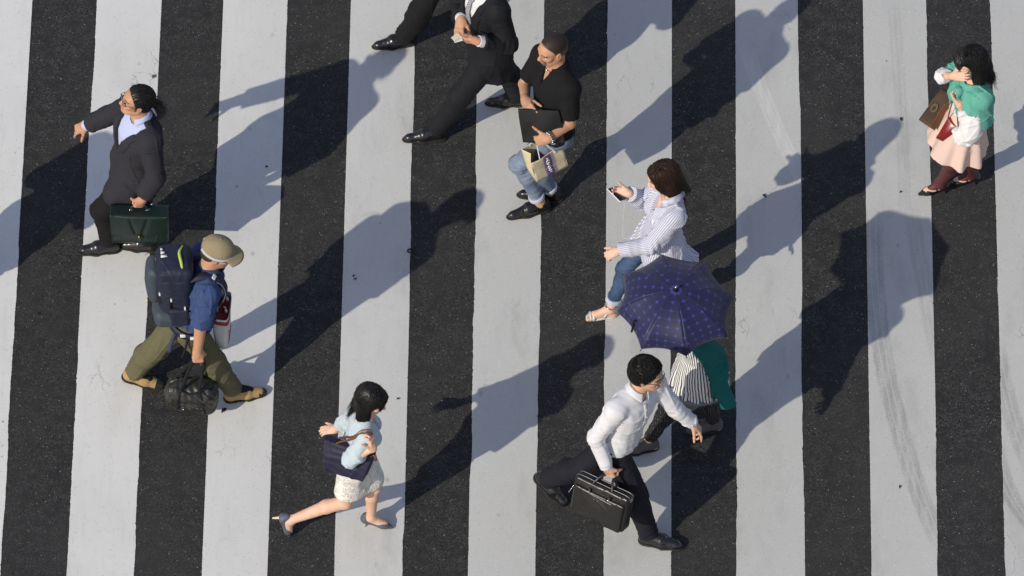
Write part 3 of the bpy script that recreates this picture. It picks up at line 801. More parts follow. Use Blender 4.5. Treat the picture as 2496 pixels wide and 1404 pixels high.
    # --- shoes ------------------------------------------------------------------
    def shoe(s, d, mat, L=.285, wd=.047, pitch=None, sole=M_SOLE, toe=1.0, drop=.08, high=.095, trim=None, lace=None):
        R = s.foot_frame(d, pitch); A = s.ank[d]; k = s.k; z0 = -drop; pt = lambda x, y, z: A + R @ V(x, y, z + z0)
        e = L - .075
        up = [rc(pt(-.032, 0, .046), pt(.08, 0, .044), wd * .93, wd, .02), rc(pt(.08, 0, .040), pt(e - .035, 0, .030), wd, wd * .72 * toe, .02), rc(pt(e - .04, 0, .026), pt(e - .012, 0, .022), wd * .66 * toe, wd * .42 * toe, .02),
              rc(pt(-.028, 0, .05), pt(-.018, 0, high), .041, .040, .02, cb=True), rc(pt(.0, 0, high - .018), pt(.075, 0, .052), .036, .036, .025), half(pt(0, 0, .010), -R[:, 2])]
        J = [(pt(.105, 0, .05), R[:, 0], .045, .0022)]
        o = s.add('shoe', up, mat, .0042, folds(.0012, 45, 4, joints=J))
        so = [rc(pt(-.034, 0, .02), pt(.09, 0, .02), wd * .96 + .004, wd + .005, .02), rc(pt(.09, 0, .02), pt(e - .03, 0, .02), wd + .005, wd * .66 * toe + .006, .02), rc(pt(e - .04, 0, .02), pt(e - .008, 0, .02), wd * .66 * toe, wd * .42 * toe + .005, .02),
              half(pt(0, 0, .018), R[:, 2]), half(pt(0, 0, 0), -R[:, 2]), cust(lambda P: np.maximum(np.abs((P - pt(.045, 0, 0)) @ R[:, 0]) - .032, ((P - pt(0, 0, .008)) @ R[:, 2])), BIG, -BIG, 's', .004)]
        s.add('sole', so, sole, .0042, parent=o)
        if lace is not None:
            m = MB()
            for i in range(4):
                x = .055 + i * .017; zz = .088 - i * .0085
                m.tube(curve([pt(x, -.020, zz - .010), pt(x + .004, 0, zz + .002), pt(x, .020, zz - .010)], 6), .0028, 5)
            s.hard('shoelace', m, lace, parent=o)
        return o
    def pump(s, d, mat, pitch, sole, heel=.06, drop=.062, strap=None, heelmat=None, wd=.0):
        """court shoe with a slim heel over the foot of foot_prims(pitch)"""
        R = s.foot_frame(d, pitch); A = s.ank[d]; k = s.k * .95; pt = lambda x, y, z: A + R @ (V(x, y, z) * k); z = -drop / k
        P = [rc(pt(-.030, 0, z + .028), pt(-.01, 0, z + .02), .0345 * k, .031 * k, .02), rc(pt(-.02, 0, z + .018), pt(.12, 0, z + .016), .030 * k, .035 * k, .02), rc(pt(.11, 0, z + .018), pt(.180, 0, z + .012), .034 * k, .015 * k, .02), rc(pt(-.036, 0, z + .055), pt(-.03, 0, z + .02), .028 * k, .034 * k, .02),
             half(pt(0, 0, z - .006), -R[:, 2]),
             cust(lambda Q: np.maximum(np.linalg.norm((((Q - pt(.052, 0, z + .06)) @ R) / V(.088, .029, .062) / k), axis=1) - 1, -9) * .02, BIG, -BIG, 's', .004)]
        o = s.add('shoe', P, mat, .0035)
        m = MB(); top = pt(-.038, 0, z + .004); bot = V(top[0], top[1], .002) if pitch < 45 and top[2] > .01 else top - R[:, 2] * heel
        if pitch >= 45: bot = top - R[:, 2] * heel
        m.tube([top + R[:, 2] * .008, lerp(top, bot, .35) + R[:, 0] * .006, bot + R[:, 0] * .008], [.017, .0095, .0065], 8)
        s.hard('heel', m, heelmat or mat, parent=o)
        return o
    # --- hair -------------------------------------------------------------------
    def cap_prims(s, e=0.0, front=(.02, .0), slope=(.75, -.66), low=-.075, ear=True):
        R, K = s.HR, s.hk
        o = [ell(s.hd(-.015, 0, .036), R, V(.102 + e, .081 + e, .088 + e) * K, .01), ell(s.hd(-.045, 0, -.02), R, V(.066 + e, .066 + e, .07) * K, .03),
             half(s.hd(front[0], 0, front[1]), R @ V(slope[0], 0, slope[1]), .008), half(s.hd(0, 0, low), -R[:, 2], .012)]
        if ear:
            for g in (1, -1): o.append(ell(s.hd(.002, .088 * g, -.022), R, V(.026, .026, .036) * K, .006, 's'))
        return o
    def strands(s, m, prims, n, steps, step, rad, seed, flow, root=None, lift=(0, .004), taper=.5, seg=3, free=0):
        """thin locks that start on the hair's surface and follow flow(points, heading) while hugging it"""
        rg = np.random.RandomState(seed); v, q = mesh_sdf(prims, .012, None, 0)
        l = ((v - s.hc) @ s.HR) / s.hk; ok = np.ones(len(v), bool) if root is None else root(l)
        v = v[ok]; P = v[rg.randint(0, len(v), n)] + rg.normal(0, .004, (n, 3)); off = rg.uniform(lift[0], lift[1], n)
        gradf = lambda Q: np.stack([evaluate(prims, Q + e) - evaluate(prims, Q - e) for e in np.eye(3) * .003], 1) / .006
        jit = rg.normal(0, .10, (n, 3)); path = [P]; Hd = None
        for i in range(steps):
            D = flow(P); D = D / (np.linalg.norm(D, axis=1, keepdims=True) + 1e-9) + jit; D /= np.linalg.norm(D, axis=1, keepdims=True) + 1e-9
            P = P + D * step; d = evaluate(prims, P); g = gradf(P); g /= np.linalg.norm(g, axis=1, keepdims=True) + 1e-9
            P = P + g * np.clip(off - d, -.04 if i < steps - free else 0, .03)[:, None]; path.append(P)
        A = np.stack(path, 1)
        for i in range(n):
            k = steps + 1 if steps < 5 else rg.randint(max(4, steps - 4), steps + 2)
            l = ((A[i] - s.hc) @ s.HR) / s.hk; bad = np.where((l[:, 0] > .045) & (np.abs(l[:, 1]) < .068) & (l[:, 2] < .012))[0]
            if len(bad): k = min(k, bad[0])
            if k < 3: continue
            r = rad * rg.uniform(.6, 1.3); m.tube(A[i, :k], [r * (1 - taper * j / k) for j in range(k)], seg)
M_STUBBLE = None
def _stub(name, a, b, sc):
    m = Nodes(name); p = m.coord(); m.color(m.mix(m.ramp(m.noise(p, sc, 3), .4, .6), a, b)); m.set(rough=.6, spec=.3); m.bump(m.noise(p, 500, 2), .4, .001); return m.m
M_STUBBLE = _stub('beard_stubble', (.075, .048, .034), (.16, .095, .065), 260)
M_BUZZ = _stub('cropped_hair', (.026, .021, .018), (.060, .044, .034), 330)
def jacket(s, mat, hem=-.40, button=.40, vw=.15, ease=.026, upto=1.80, seed=2, amp=.0055, thigh=.50, lapel=.009, flare=.03, arms=(.018, .03), name='jacket', joints=True):
    fl = lambda t: flare * np.clip((.1 - t) / .5, 0, 1)
    P = [s.torso(ease, hem, .985, fl, k=.02)] + s.bust(.01)
    for d in 'LR': P.append(rc(s.hip[d], lerp(s.hip[d], s.kne[d], thigh), .092 * s.k * (s.fat * .5 + .5) + ease, .084 * s.k * (s.fat * .5 + .5) + ease, .05))
    P.append(half(s.pel + s.A * hem, -s.axis, .004))
    P += s.shoulders(.018, .025)
    for d in 'LR': P += s.sleeve(d, arms[0], arms[1], upto, .022)
    def vcut(Q):
        t, la, ap = s.local(Q)
        return np.maximum(np.maximum((np.abs(la) - (t - button) * vw) * .95, .015 - ap), -(t - button) * s.TL)
    def neck(Q):
        t, la, ap = s.local(Q); return np.maximum(np.hypot(la, ap + .0) - .066 * s.k, -(t - .9) * s.TL)
    P += [cust(vcut, BIG, -BIG, 's', .003), cust(neck, BIG, -BIG, 's', .006)]
    J = []
    for d in 'LR':
        J += [(s.elb[d], nrm(s.wri[d] - s.elb[d]), .09, .0045), (lerp(s.sho[d], s.elb[d], .15) - UP * .05, nrm(s.elb[d] - s.sho[d]), .06, .003)]
    fo = folds(amp, 30, seed, (1, 1, .45), J)
    def disp(Q):
        t, la, ap = s.local(Q); e = np.abs(la) - (t - button) * vw
        w = .058 * np.clip((t - button) / .22, 0, 1) * np.where(t > .80, .75, 1)
        groove = .004 * np.exp(-((e - w - .003) / .005) ** 2) * (ap > .02) * (t > button) * (t < .93) * (np.abs(la) < .135); band = np.clip((w - e) / .004, 0, 1) * (e > -.02) * (ap > .02) * (t > button) * (t < .93) * (np.abs(la) < .135)
        seam = np.exp(-((la - .012) / .005) ** 2) * (ap > .03) * (t < button) * .005
        return fo(Q) * (1 - .5 * band) - lapel * band + seam + groove
    return s.add(name, P, mat, disp=disp, h=.005)
def shirt(s, mat, ease=.012, hem=.10, top=.985, upto=1.95, arms=(.012, .016), seed=5, amp=.007, attr=None, flare=0.0, name='shirt', v=None, joints_amp=.0035, f=46, h=.0055, open_hem=None):
    fl = lambda t: flare * np.clip((.45 - t) / .6, 0, 1)
    P = [s.torso(ease, hem, top, fl, k=.02)] + s.bust(ease * .6)
    if open_hem:
        for d in 'LR': P.append(rc(s.hip[d], lerp(s.hip[d], s.kne[d], open_hem), .088 * s.k + ease, .080 * s.k + ease, .05))
        P.append(half(s.pel + s.A * hem, -s.axis, .004))
    P += s.shoulders(ease * .8, .025)
    for d in 'LR': P += s.sleeve(d, arms[0], arms[1], upto, .022)
    def neck(Q):
        t, la, ap = s.local(Q); return np.maximum(np.hypot(la, ap - .012) - (.060 if s.sex == 'm' else .056) * s.k, -(t - .9) * s.TL)
    P.append(cust(neck, BIG, -BIG, 's', .006))
    if v:
        def vc(Q):
            t, la, ap = s.local(Q); return np.maximum(np.maximum((np.abs(la) - (t - v[0]) * v[1]) * .95, .02 - ap), -(t - v[0]) * s.TL)
        P.append(cust(vc, BIG, -BIG, 's', .003))
    J = []
    for d in 'LR':
        J += [(s.elb[d], nrm(s.wri[d] - s.elb[d]), .09, joints_amp), (lerp(s.sho[d], s.elb[d], .2) - UP * .05, nrm(s.elb[d] - s.sho[d]), .07, joints_amp * .8)]
    J.append((s.tp(hem + .10, 0, 0), s.axis, .17, joints_amp * .8))
    return s.add(name, P, mat, disp=folds(amp, f, seed, (1, 1, .5), J, crease=1.5), attr=attr, h=h)
def cuffs(s, mat, d, r=.036, w=.045, name='cuff'):
    u = nrm(s.wri[d] - s.elb[d]); e = s.wri[d]
    return s.add(name, [rc(e - u * w, e + u * .004, r * s.k + .004, r * s.k, ca=True, cb=True, k=.003)], mat, .0045)
def tuft_flow(s, kind):
    """direction field of combed hair in head coordinates"""
    def g(P):
        l = ((P - s.hc) @ s.HR) / s.hk
        if kind == 'back': D = np.stack([np.full(len(l), -1.0), l[:, 1] * 2, -.2 - 3 * np.clip(-l[:, 0], 0, 1)], 1)
        elif kind == 'down':
            cr = l - V(-.02, 0, .12); D = np.stack([cr[:, 0] * .7, cr[:, 1] * .9, np.full(len(l), -.06)], 1); D /= np.linalg.norm(D, axis=1, keepdims=True)
            k = np.clip((.09 - l[:, 2]) / .08, 0, 1)[:, None]; D = D * (1 - k) + V(0, 0, -1.3) * k
        else:
            cr = l - V(-.05, 0, .11); D = np.stack([cr[:, 0] + .05, cr[:, 1] * 1.2, np.full(len(l), -.045)], 1)
        return D @ s.HR.T
    return g
def short_hair(s, mat, seed=1, front=(.012, .01), n=1500, ln=5, low=-.075, e=.006, slope=(.72, -.69), name='hair', messy=.004):
    cap = s.cap_prims(e, front, slope, low)
    v, q = mesh_sdf(cap, .005, folds(.0025, 150, seed), 1); m = MB()
    s.strands(m, cap, n, ln, .011, .0017, seed, tuft_flow(s, 'short'), lift=(.001, messy + .004))
    return join_hair(s, v, q, m, mat, name)
def join_hair(s, v, q, m, mat, name='hair'):
    v2, f2 = m.data(); off = len(v); fs = [q] + [f + off for f in f2]
    q4 = np.concatenate([f for f in fs if f.shape[1] == 4]); f3 = [f for f in fs if f.shape[1] == 3]
    return link(name, make_mesh(name, np.concatenate([v, v2]), [q4] + f3, mat, s.base), s.o)
def long_hair(s, mat, masses, seed=1, n=1700, steps=15, step=.022, front=(.03, .025), slope=(.8, -.6), e=.010, rad=.0015, extra=None, name='hair'):
    """masses: list of (a, b, ra, rb) round cones in head coordinates (metres) or world points"""
    cap = s.cap_prims(e, front, slope, -.20, ear=False); W = []
    for a, b, ra, rb in masses: W.append(rc(a, b, ra, rb, .03))
    prims = cap[:2] + [cap[2], cap[3]] + W
    r = np.random.RandomState(seed)
    def disp(P):
        l = (P - s.hc) @ s.HR; an = np.arctan2(l[:, 1], l[:, 0] + .02)
        return .0028 * np.sin(an * 46 + 2.2 * waves(P, 20, seed, 5)) + .003 * waves(P, 40, seed + 2, 6, (1, 1, .25))
    v, q = mesh_sdf(prims, .005, disp, 1); m = MB()
    top = (lambda l: l[:, 2] > .0)
    s.strands(m, prims, n, steps, step, rad, seed, tuft_flow(s, 'down'), root=top, lift=(-.0015, .0022), free=4, taper=.75)
    return join_hair(s, v, q, m, mat, name)
# ------------------------------------------------------------------ man in the dark blazer with the green case
M_BLAZER = cloth('charcoal_wool', (.0245, .0240, .0300), .9, .18, 300, .4)
M_BLUE_SHIRT = cloth('pale_blue_cotton', (.42, .46, .66), .85, .06, 500, .2)
M_BLACK_TR = cloth('black_trouser_wool', (.0085, .0082, .009), .85, .2, 300, .3)
def person_blazer():
    s = Fig(1.68, 'm', 195, 206, at(326, 404, .87), at(344, 288, 1.395), fat=1.16)
    s.set_head(at(334, 245, 1.555), 192, 17, 0)
    s.arm('R', (264, 282), (209, 306), False, False); s.arm('L', (380, 430), (347, 486), False, False)
    s.leg('L', (248, 512), (266, 592, .085), (202, 613, .02)); s.leg('R', (318, 500), (366, 588, .085), (308, 599, .02))
    s.set_hand('R', at(172, 322, .86) - s.wri['R'], V(.1, -.35, 1), (28, 34, 22), thumb=(.75, .45, -.5), curls=[(20, 25, 15), (40, 45, 30), (45, 50, 30), (45, 50, 30)])
    s.set_hand('L', at(336, 507, s.wri['L'][2] - .10) - s.wri['L'], V(.3, -1, .1), (70, 75, 45), thumb=(.55, -.1, -.85))
    s.report('blazer')
    s.body('man with ponytail and glasses in charcoal blazer over pale blue shirt, arm stretched forward', M_SKIN_T)
    s.trousers(M_BLACK_TR, .008, .022, 1.97, 11)
    jacket(s, M_BLAZER, hem=-.43, button=.36, vw=.165, ease=.024, arms=(.022, .032), flare=.02)
    shirt(s, M_BLUE_SHIRT, .008, .1, 1.0, 1.0, (.006, .006), amp=.002)
    s.collar(M_BLUE_SHIRT, .062, .070, .055, gap=.5)
    cuffs(s, M_BLUE_SHIRT, 'R', .040, .05)
    s.shoe('L', M_SHOE, .285, .044); s.shoe('R', M_SHOE, .285, .044)
    # hair combed back into a short ponytail
    cap = s.cap_prims(.004, (.035, .02), (.86, -.50), -.07); tail = [rc(s.hd(-.098, -.0, .005), s.hd(-.120, 0, .0), .030, .022, .01), rc(s.hd(-.120, 0, .0), s.hd(-.165, .01, -.045), .027, .026, .02), rc(s.hd(-.165, .01, -.045), s.hd(-.185, .02, -.085), .026, .012, .02)]
    v, q = mesh_sdf(cap + tail, .0048, lambda P: .0016 * np.sin(((P - s.hc) @ s.HR)[:, 1] * 380 + waves(P, 30, 3)), 1); m = MB()
    s.strands(m, cap, 900, 7, .016, .0016, 4, tuft_flow(s, 'back'), lift=(0, .002))
    rg = np.random.RandomState(3)
    for i in range(160):
        a = rg.normal(0, .014, 3); b = rg.normal(0, .024, 3)
        m.tube(curve([s.hd(-.115, 0, .002) + a * .8, s.hd(-.155, .005, -.03) + a + b * .4, s.hd(-.185, .015, -.085) + b], 5), [.002, .002, .0018, .0015, .001, .0005], 3)
    join_hair(s, v, q, m, M_HAIR)
    for g in (1, -1):
        sb = MB()
        for i in range(40):
            p = s.hd(.018 + rg.normal(0, .006), (.071 + rg.uniform(0, .003)) * g, .02 - rg.uniform(0, .05)); sb.tube([p, p + s.HR @ V(.003, 0, -.012)], .0016, 3)
        s.hard('sideburn', sb, M_HAIR)
    s.glasses(M_GLASS_RIM)
    return s
P_BLAZER = person_blazer()
# ------------------------------------------------------------------ backpacker in the cap
M_NAVY_SHIRT = cloth('blue_linen', (.035, .060, .148), .88, .22, 280, .35)
M_OLIVE = cloth('olive_cotton', (.105, .098, .055), .9, .2, 320, .35)
M_KHAKI = cloth('khaki_twill', (.255, .205, .125), .9, .16, 380, .4); M_GREYBAND = cloth('grey_cap_band', (.42, .43, .46), .8, .2, 90)
M_TAN_SUEDE = leather('tan_suede', (.36, .235, .11), .8, spec=.15); M_BLACK_WEB = cloth('black_webbing', (.012, .012, .015), .8)
def person_backpacker():
    s = Fig(1.72, 'm', -8, 8, at(462, 775, .86), at(506, 656, 1.385), fat=1.0)
    s.set_head(at(531, 615, 1.525), -8, -14, 0)
    s.arm('R', (489, 795), (482, 855), False, False); s.arm('L', (524, 682), (534, 714), False, False)
    s.leg('R', (521, 880), (572, 953, .085), (624, 960, .02)); s.leg('L', (378, 850), (328, 908, .115), (384, 938, .02))
    s.set_hand('R', at(484, 890, s.wri['R'][2] - .11) - s.wri['R'], V(.1, -1, .3), (68, 75, 45), thumb=(.55, -.1, -.85))
    s.set_hand('L', V(.1, .05, -1), V(-.1, 1, .1), (70, 80, 50), thumb=(.55, -.1, -.85))
    s.report('backpacker')
    s.body('backpacker in khaki cap, blue shirt and olive trousers striding to the right', M_SKIN_T, thin=(.012, .0, .012), feet={'L': dict(pitch=14, drop=.08)})
    s.trousers(M_OLIVE,   .020, .028, 1.97, 21, amp=.006, top=.12)
    shirt(s, M_NAVY_SHIRT, .013, -.06, .99, .92, (.014, .026), seed=12, amp=.008)
    s.collar(M_NAVY_SHIRT, .064, .078, .042, gap=.5)
    for d, p in (('R', None), ('L', 12)):
        o = s.shoe(d, M_TAN_SUEDE, .28, .045, pitch=p, lace=M_BLACK_WEB, drop=.08 if d == 'R' else .085)
        R = s.foot_frame(d, p); A = s.ank[d]; pt = lambda x, y, z: A + R @ V(x, y, z - .08)
        k = s.add('toe_cap', [rc(pt(.152, 0, .026), pt(.192, 0, .022),   .043, .031, .01), half(pt(.160, 0, .0), -R[:, 0])], M_SOLE, .0042, parent=o)
        s.add('tongue', [rc(pt(.03, 0, .100), pt(.105, 0, .062), .034, .028, .02)], M_BLACK_WEB, .0045, parent=o)
    s.add('hair', s.cap_prims(.002, (.02, .0), (.75, -.66), -.080), M_BUZZ, .0045)
    # cap
    R, K = s.HR, s.hk
    def seams(P):
        l = ((P - s.hc) @ R) / K; an = np.arctan2(l[:, 1], l[:, 0] + .012); g = np.abs(((an / (math.pi / 3)) + .5) % 1 - .5)
        return .0022 * np.exp(-(g / .035) ** 2) + .0015 * waves(P, 55, 3)
    crown = [ell(s.hd(-.010, 0, .045), R, V(.114, .093, .096) * K), half(s.hd(0, 0, .022), R @ V(-.10, 0, -1), .004)]
    cap = s.add('cap', crown, M_KHAKI, .0045, seams)
    br = MB()
    def brim(u, v):
        a = (u - .5) * 2.0; x = .088 * math.cos(a) + .005; y = .086 * math.sin(a); w = .078 * math.cos(a * .72) ** .6
        return s.hd(x + w * v * math.cos(a * .5), y + w * v * .35 * math.sin(a), .036 - .012 * v - .020 * abs(a) ** 2 * v - .004)
    br.grid(brim, 25, 8, .005); s.hard('brim', br, M_KHAKI, parent=cap)
    ed = MB(); ed.tube([brim(u, 1.0) for u in np.linspace(0, 1, 25)], .0042, 5); s.hard('brim_piping', ed, M_SOLE, parent=cap)
    bd = MB(); bd.ribbon([s.hd(-.010 + .117 * math.cos(a), .096 * math.sin(a), .034 - .010 * math.cos(a)) for a in np.linspace(-2.7, 2.7, 40)], [R @ V(math.cos(a), math.sin(a), .15) for a in np.linspace(-2.7, 2.7, 40)], .022, .004)
    s.hard('cap_band', bd, M_GREYBAND, parent=cap)
    bt = MB(); bt.ball(s.hd(-.010, 0, .142), .007, n=6); s.hard('button', bt, M_KHAKI, parent=cap)
    s.glasses(M_GLASS_RIM)
    return s
P_PACK = person_backpacker()
# ------------------------------------------------------------------ woman in the pale blue cardigan
M_PALE_KNIT = cloth('pale_blue_knit', (.43, .50, .545), .92, .1, 520, .4)
def lace_mat():
    m = Nodes('white_lace'); p = m.coord(); v = m.n('ShaderNodeTexVoronoi', Scale=46.0, feature='DISTANCE_TO_EDGE'); m.l(p, v.inputs['Vector'])
    n = m.noise(p, 24, 3); f = m.math('MULTIPLY', m.ramp(v.outputs[0], .05, .18), m.ramp(n, .42, .55))
    m.color(m.mix(m.math('MULTIPLY', f, .6), (.74, .71, .66), (.40, .36, .34))); m.set(rough=.9); m.bump(f, .6, .004); return m.m
M_LACE = lace_mat(); M_GREY_SUEDE = leather('slate_suede', (.085, .095, .125), .55, spec=.3); M_CREAM = plain('cream_heel', (.60, .52, .38), .5)
def person_tote():
    s = Fig(1.58, 'f', -6, 6, at(866, 1110, .835), at(892, 1018, 1.27))
    s.set_head(at(906, 974, 1.405), -18, -18, 0)
    s.arm('R', (853, 1122, 1.03), (909, 1092, 1.19)); s.arm('L', (846, 1028), (818, 1046), False, False)
    s.leg('R', (842, 1224), (708, 1268, .175), (692, 1303, .005)); s.leg('L', (914, 1186), (905, 1258, .125), (958, 1288, .01))
    s.set_hand('R', at(905, 1056, s.wri['R'][2] + .13) - s.wri['R'], V(1, -.5, .3), (22, 45, 30), thumb=(.7, .5, -.5))
    s.set_hand('L', at(786, 1049, s.wri['L'][2] - .02) - s.wri['L'], V(-.1, -.3, 1), (22, 28, 18), thumb=(.7, .45, -.5))
    s.toe['R'] = s.ank['R'] + az(-10) * .1
    s.report('tote')
    FT = {'R': dict(pitch=76, drop=.062), 'L': dict(pitch=20, drop=.062)}
    s.body('woman with long dark hair in pale blue cardigan and white lace skirt, mid stride', M_SKIN_F, M_LIP_F, FT, thin=(.010, .006, 0))
    a, b = s.hip['R'], s.kne['R']; c, d = s.hip['L'], s.kne['L']
    e1, e2 = lerp(a, b, .80), lerp(c, d, .80)
    sk = [s.torso(.016, -.12, .32, k=.03), rc(a, e1, .098, .090, .06), rc(c, e2, .098, .088, .06), rc(lerp(a, c, .5) - UP * .05, lerp(e1, e2, .5) + UP * .01, .10, .075, .08),
          half(lerp(e1, e2, .5) - UP * .0, nrm(-UP * 1.0 + (lerp(e1, e2, .5) - lerp(a, c, .5)) * .6), .004)]
    s.add('skirt', sk, M_LACE, disp=folds(.003, 40, 8))
    shirt(s, M_PALE_KNIT, .014, -.02, .98, 1.48, (.014, .026), seed=14, amp=.006, flare=.02, name='cardigan', v=(.55, .08))
    for d in 'LR': s.pump(d, M_GREY_SUEDE, FT[d]['pitch'], M_SOLE, .062, .062, heelmat=M_CREAM)
    h = s.hd
    ms = [(h(-.04, .02, .02), h(-.06, .01, -.10), .070, .052), (h(-.02, -.06, .01), h(.00, -.080, -.12), .042, .042), (h(.00, -.080, -.12), h(.045, -.095, -.20), .042, .026), (h(.045, -.095, -.20), h(.065, -.085, -.27), .026, .008),
          (h(-.06, .01, -.10), h(-.085, -.02, -.20), .048, .016), (h(.0, .065, .0), h(.03, .07, -.16), .04, .03), (h(.072, -.025, .055), h(.085, -.055, .0), .026, .012), (h(.07, .02, .06), h(.08, .055, .0), .024, .012)]
    long_hair(s, M_HAIR, ms, 5, front=(.050, .03), slope=(.85, -.5), n=2600)
    return s
P_TOTE = person_tote()
# ------------------------------------------------------------------ businessman at the top edge, and the one beside him
M_SUIT = cloth('midnight_suit_wool', (.0075, .0077, .0102), .8, .2, 300, .3, spec=.25)
M_WHITE_SHIRT = cloth('white_cotton', (.60, .60, .625), .85, .04, 520, .2)
def tie_mat():
    m = Nodes('patterned_grey_tie'); p = m.attr('weave'); q = m.xyz(p)
    a = m.math('FRACT', m.math('MULTIPLY', m.math('ADD', q[0], q[1]), 62.0)); b = m.math('FRACT', m.math('MULTIPLY', m.math('SUBTRACT', q[0], q[1]), 62.0))
    f = m.math('MAXIMUM', m.math('LESS_THAN', m.math('ABSOLUTE', m.math('SUBTRACT', a, .5)), .2), m.math('LESS_THAN', m.math('ABSOLUTE', m.math('SUBTRACT', b, .5)), .16))
    m.color(m.mix(f, (.42, .43, .46), (.15, .155, .175))); m.set(rough=.5, spec=.4); return m.m
def person_suit():
    s = Fig(1.73, 'm', 208, 214, at(1190, 108, .845), at(1178, -28, 1.44), fat=1.04)
    s.set_head(at(1160, -92, 1.62), 214, -14, 0)
    s.arm('R', (1120, 8), (1124, 47), False, True); s.arm('L', (1240, 108), (1166, 100), False, True)
    s.leg('L', (1120, 236), (1062, 318, .085), (1016, 337, .02)); s.leg('R', (1244, 188), (1258, 234, .11), (1206, 250, .02))
    s.set_hand('R', at(1118, 80, s.wri['R'][2] - .04) - s.wri['R'], V(-.5, -.5, .75), (30, 35, 20), spread=7, thumb=(.8, .35, -.4))
    s.set_hand('L', at(1124, 97, s.wri['L'][2] - .01) - s.wri['L'], V(-.2, -.9, -.35), (20, 22, 14), thumb=(.8, .5, .1))
    s.report('suit')
    s.body('man in dark suit, white shirt and grey patterned tie handling small cards as he walks', M_SKIN_T, feet={'R': dict(pitch=12, drop=.08)})
    s.trousers(M_SUIT, .012, .028, 1.97, 31, amp=.0045)
    jacket(s, M_SUIT, hem=-.36, button=.26, vw=.135, ease=.020, upto=1.86, arms=(.016, .026), seed=6, thigh=.22)
    shirt(s, M_WHITE_SHIRT, .008, .05, 1.0, 1.0, (.005, .005), amp=.002); s.collar(M_WHITE_SHIRT, .062, .072, .055, gap=.3)
    cuffs(s, M_WHITE_SHIRT, 'R', .039, .05); cuffs(s, M_WHITE_SHIRT, 'L', .039, .05)
    vs, uv, n = [], [], 26
    for i in range(n):
        t = .955 - (.955 - .22) * i / (n - 1); y = (.955 - t) * s.TL; w = .014 + .028 * min(1, y / .34) + (.010 if y < .02 else 0)
        f = np.interp(t, MALE['t'], MALE['f']) * s.k * s.fat + .026
        for j in range(5):
            la = w * (j / 2 - 1); vs.append(s.tp(t, la, f - .006 * abs(j / 2 - 1) ** 2)); uv.append((la, y, 0))
    q = np.array([[i * 5 + j, i * 5 + j + 1, i * 5 + j + 6, i * 5 + j + 5] for i in range(n - 1) for j in range(4)])
    me = make_mesh('necktie', np.array(vs), q, tie_mat(), s.base, attrs={'weave': np.array(uv)}); o = link('necktie', me, s.o)
    md = o.modifiers.new('thickness', 'SOLIDIFY'); md.thickness = .005; md.offset = 0
    s.shoe('L', M_SHOE, .30, .044, toe=.85, lace=M_SOLE); s.shoe('R', M_SHOE, .30, .044, pitch=10, toe=.85, lace=M_SOLE)
    short_hair(s, M_HAIR, 3)
    return s
P_SUIT = person_suit()
def person_edge():
    s = Fig(1.72, 'm', 208, 208, at(1090, -150, .85), at(1078, -272, 1.42))
    s.set_head(at(1064, -312, 1.58), 208, 0, 0)
    s.arm('R', (1040, -250), (1012, -215), False, True); s.arm('L', (1130, -175), (1110, -120), False, False)
    s.leg('L', (1024, 28), (986, 88, .085), (938, 110, .02)); s.leg('R', (1130, -60), (1170, -14, .12), (1120, 4, .02))
    s.set_hand('R', V(-.6, -.3, -.7), V(-.6, .2, .5)); s.set_hand('L', V(0, 0, -1), V(.3, -1, 0))
    s.report('edge')
    s.body('man in black trousers and laced shoes cut off by the top edge of the picture', M_SKIN_T, feet={'R': dict(pitch=12, drop=.08)}, h=.006)
    s.trousers(M_BLACK_TR, .014, .034, 1.97, 41, amp=.006)
    jacket(s, M_BLACK_TR, hem=-.36, button=.26, vw=.135, ease=.020, arms=(.016, .026), seed=8); shirt(s, M_WHITE_SHIRT, .008, .05, 1.0, 1.0, (.005, .005), amp=.002)
    s.shoe('L', M_SHOE, .30, .045, toe=.8, lace=M_SOLE); s.shoe('R', M_SHOE, .30, .045, pitch=10, toe=.8, lace=M_SOLE)
    short_hair(s, M_HAIR, 4, n=600)
    return s
P_EDGE = person_edge()
# ------------------------------------------------------------------ man in the black polo shirt
M_POLO = cloth('black_pique', (.0075, .0073, .008), .88, .15, 420, .5)
def denim(name, hi, lo, ax=None):
    m = Nodes(name); p = m.coord(); n1 = m.noise(p, 7, 5); w = m.noise(m.scale(p, (1, 1, .2)), 420, 2)
    f = m.math('ADD', m.math('MULTIPLY', m.ramp(n1, .34, .70), .5), m.math('MULTIPLY', m.math('SUBTRACT', w, .5), .8), clamp=True)
    m.color(m.mix(f, lo, hi)); m.set(rough=.85, spec=.2); m.bump(w, .5, .002); return m.m
M_JEANS_LIGHT = denim('washed_denim', (.30, .355, .44), (.115, .155, .225)); M_TURNUP = cloth('denim_turnup', (.42, .46, .52), .9)
def fade_mat():
    m = Nodes('faded_crop'); q = m.xyz(m.attr('edge')); p = m.coord(); n = m.noise(p, 420, 2)
    top = m.ramp(q[1], -.03, .055); inn = m.ramp(m.math('ADD', q[0], m.math('MULTIPLY', m.math('SUBTRACT', n, .5), .02)), .0, .020)
    f = m.math('MULTIPLY', inn, m.math('ADD', m.math('MULTIPLY', top, .32), .64)); f = m.math('ADD', f, m.math('MULTIPLY', m.math('SUBTRACT', n, .5), .28), clamp=True)
    m.color(m.mix(f, (.40, .235, .15), (.011, .0098, .009))); m.set(rough=.6, spec=.25); return m.m
M_FADE = fade_mat()
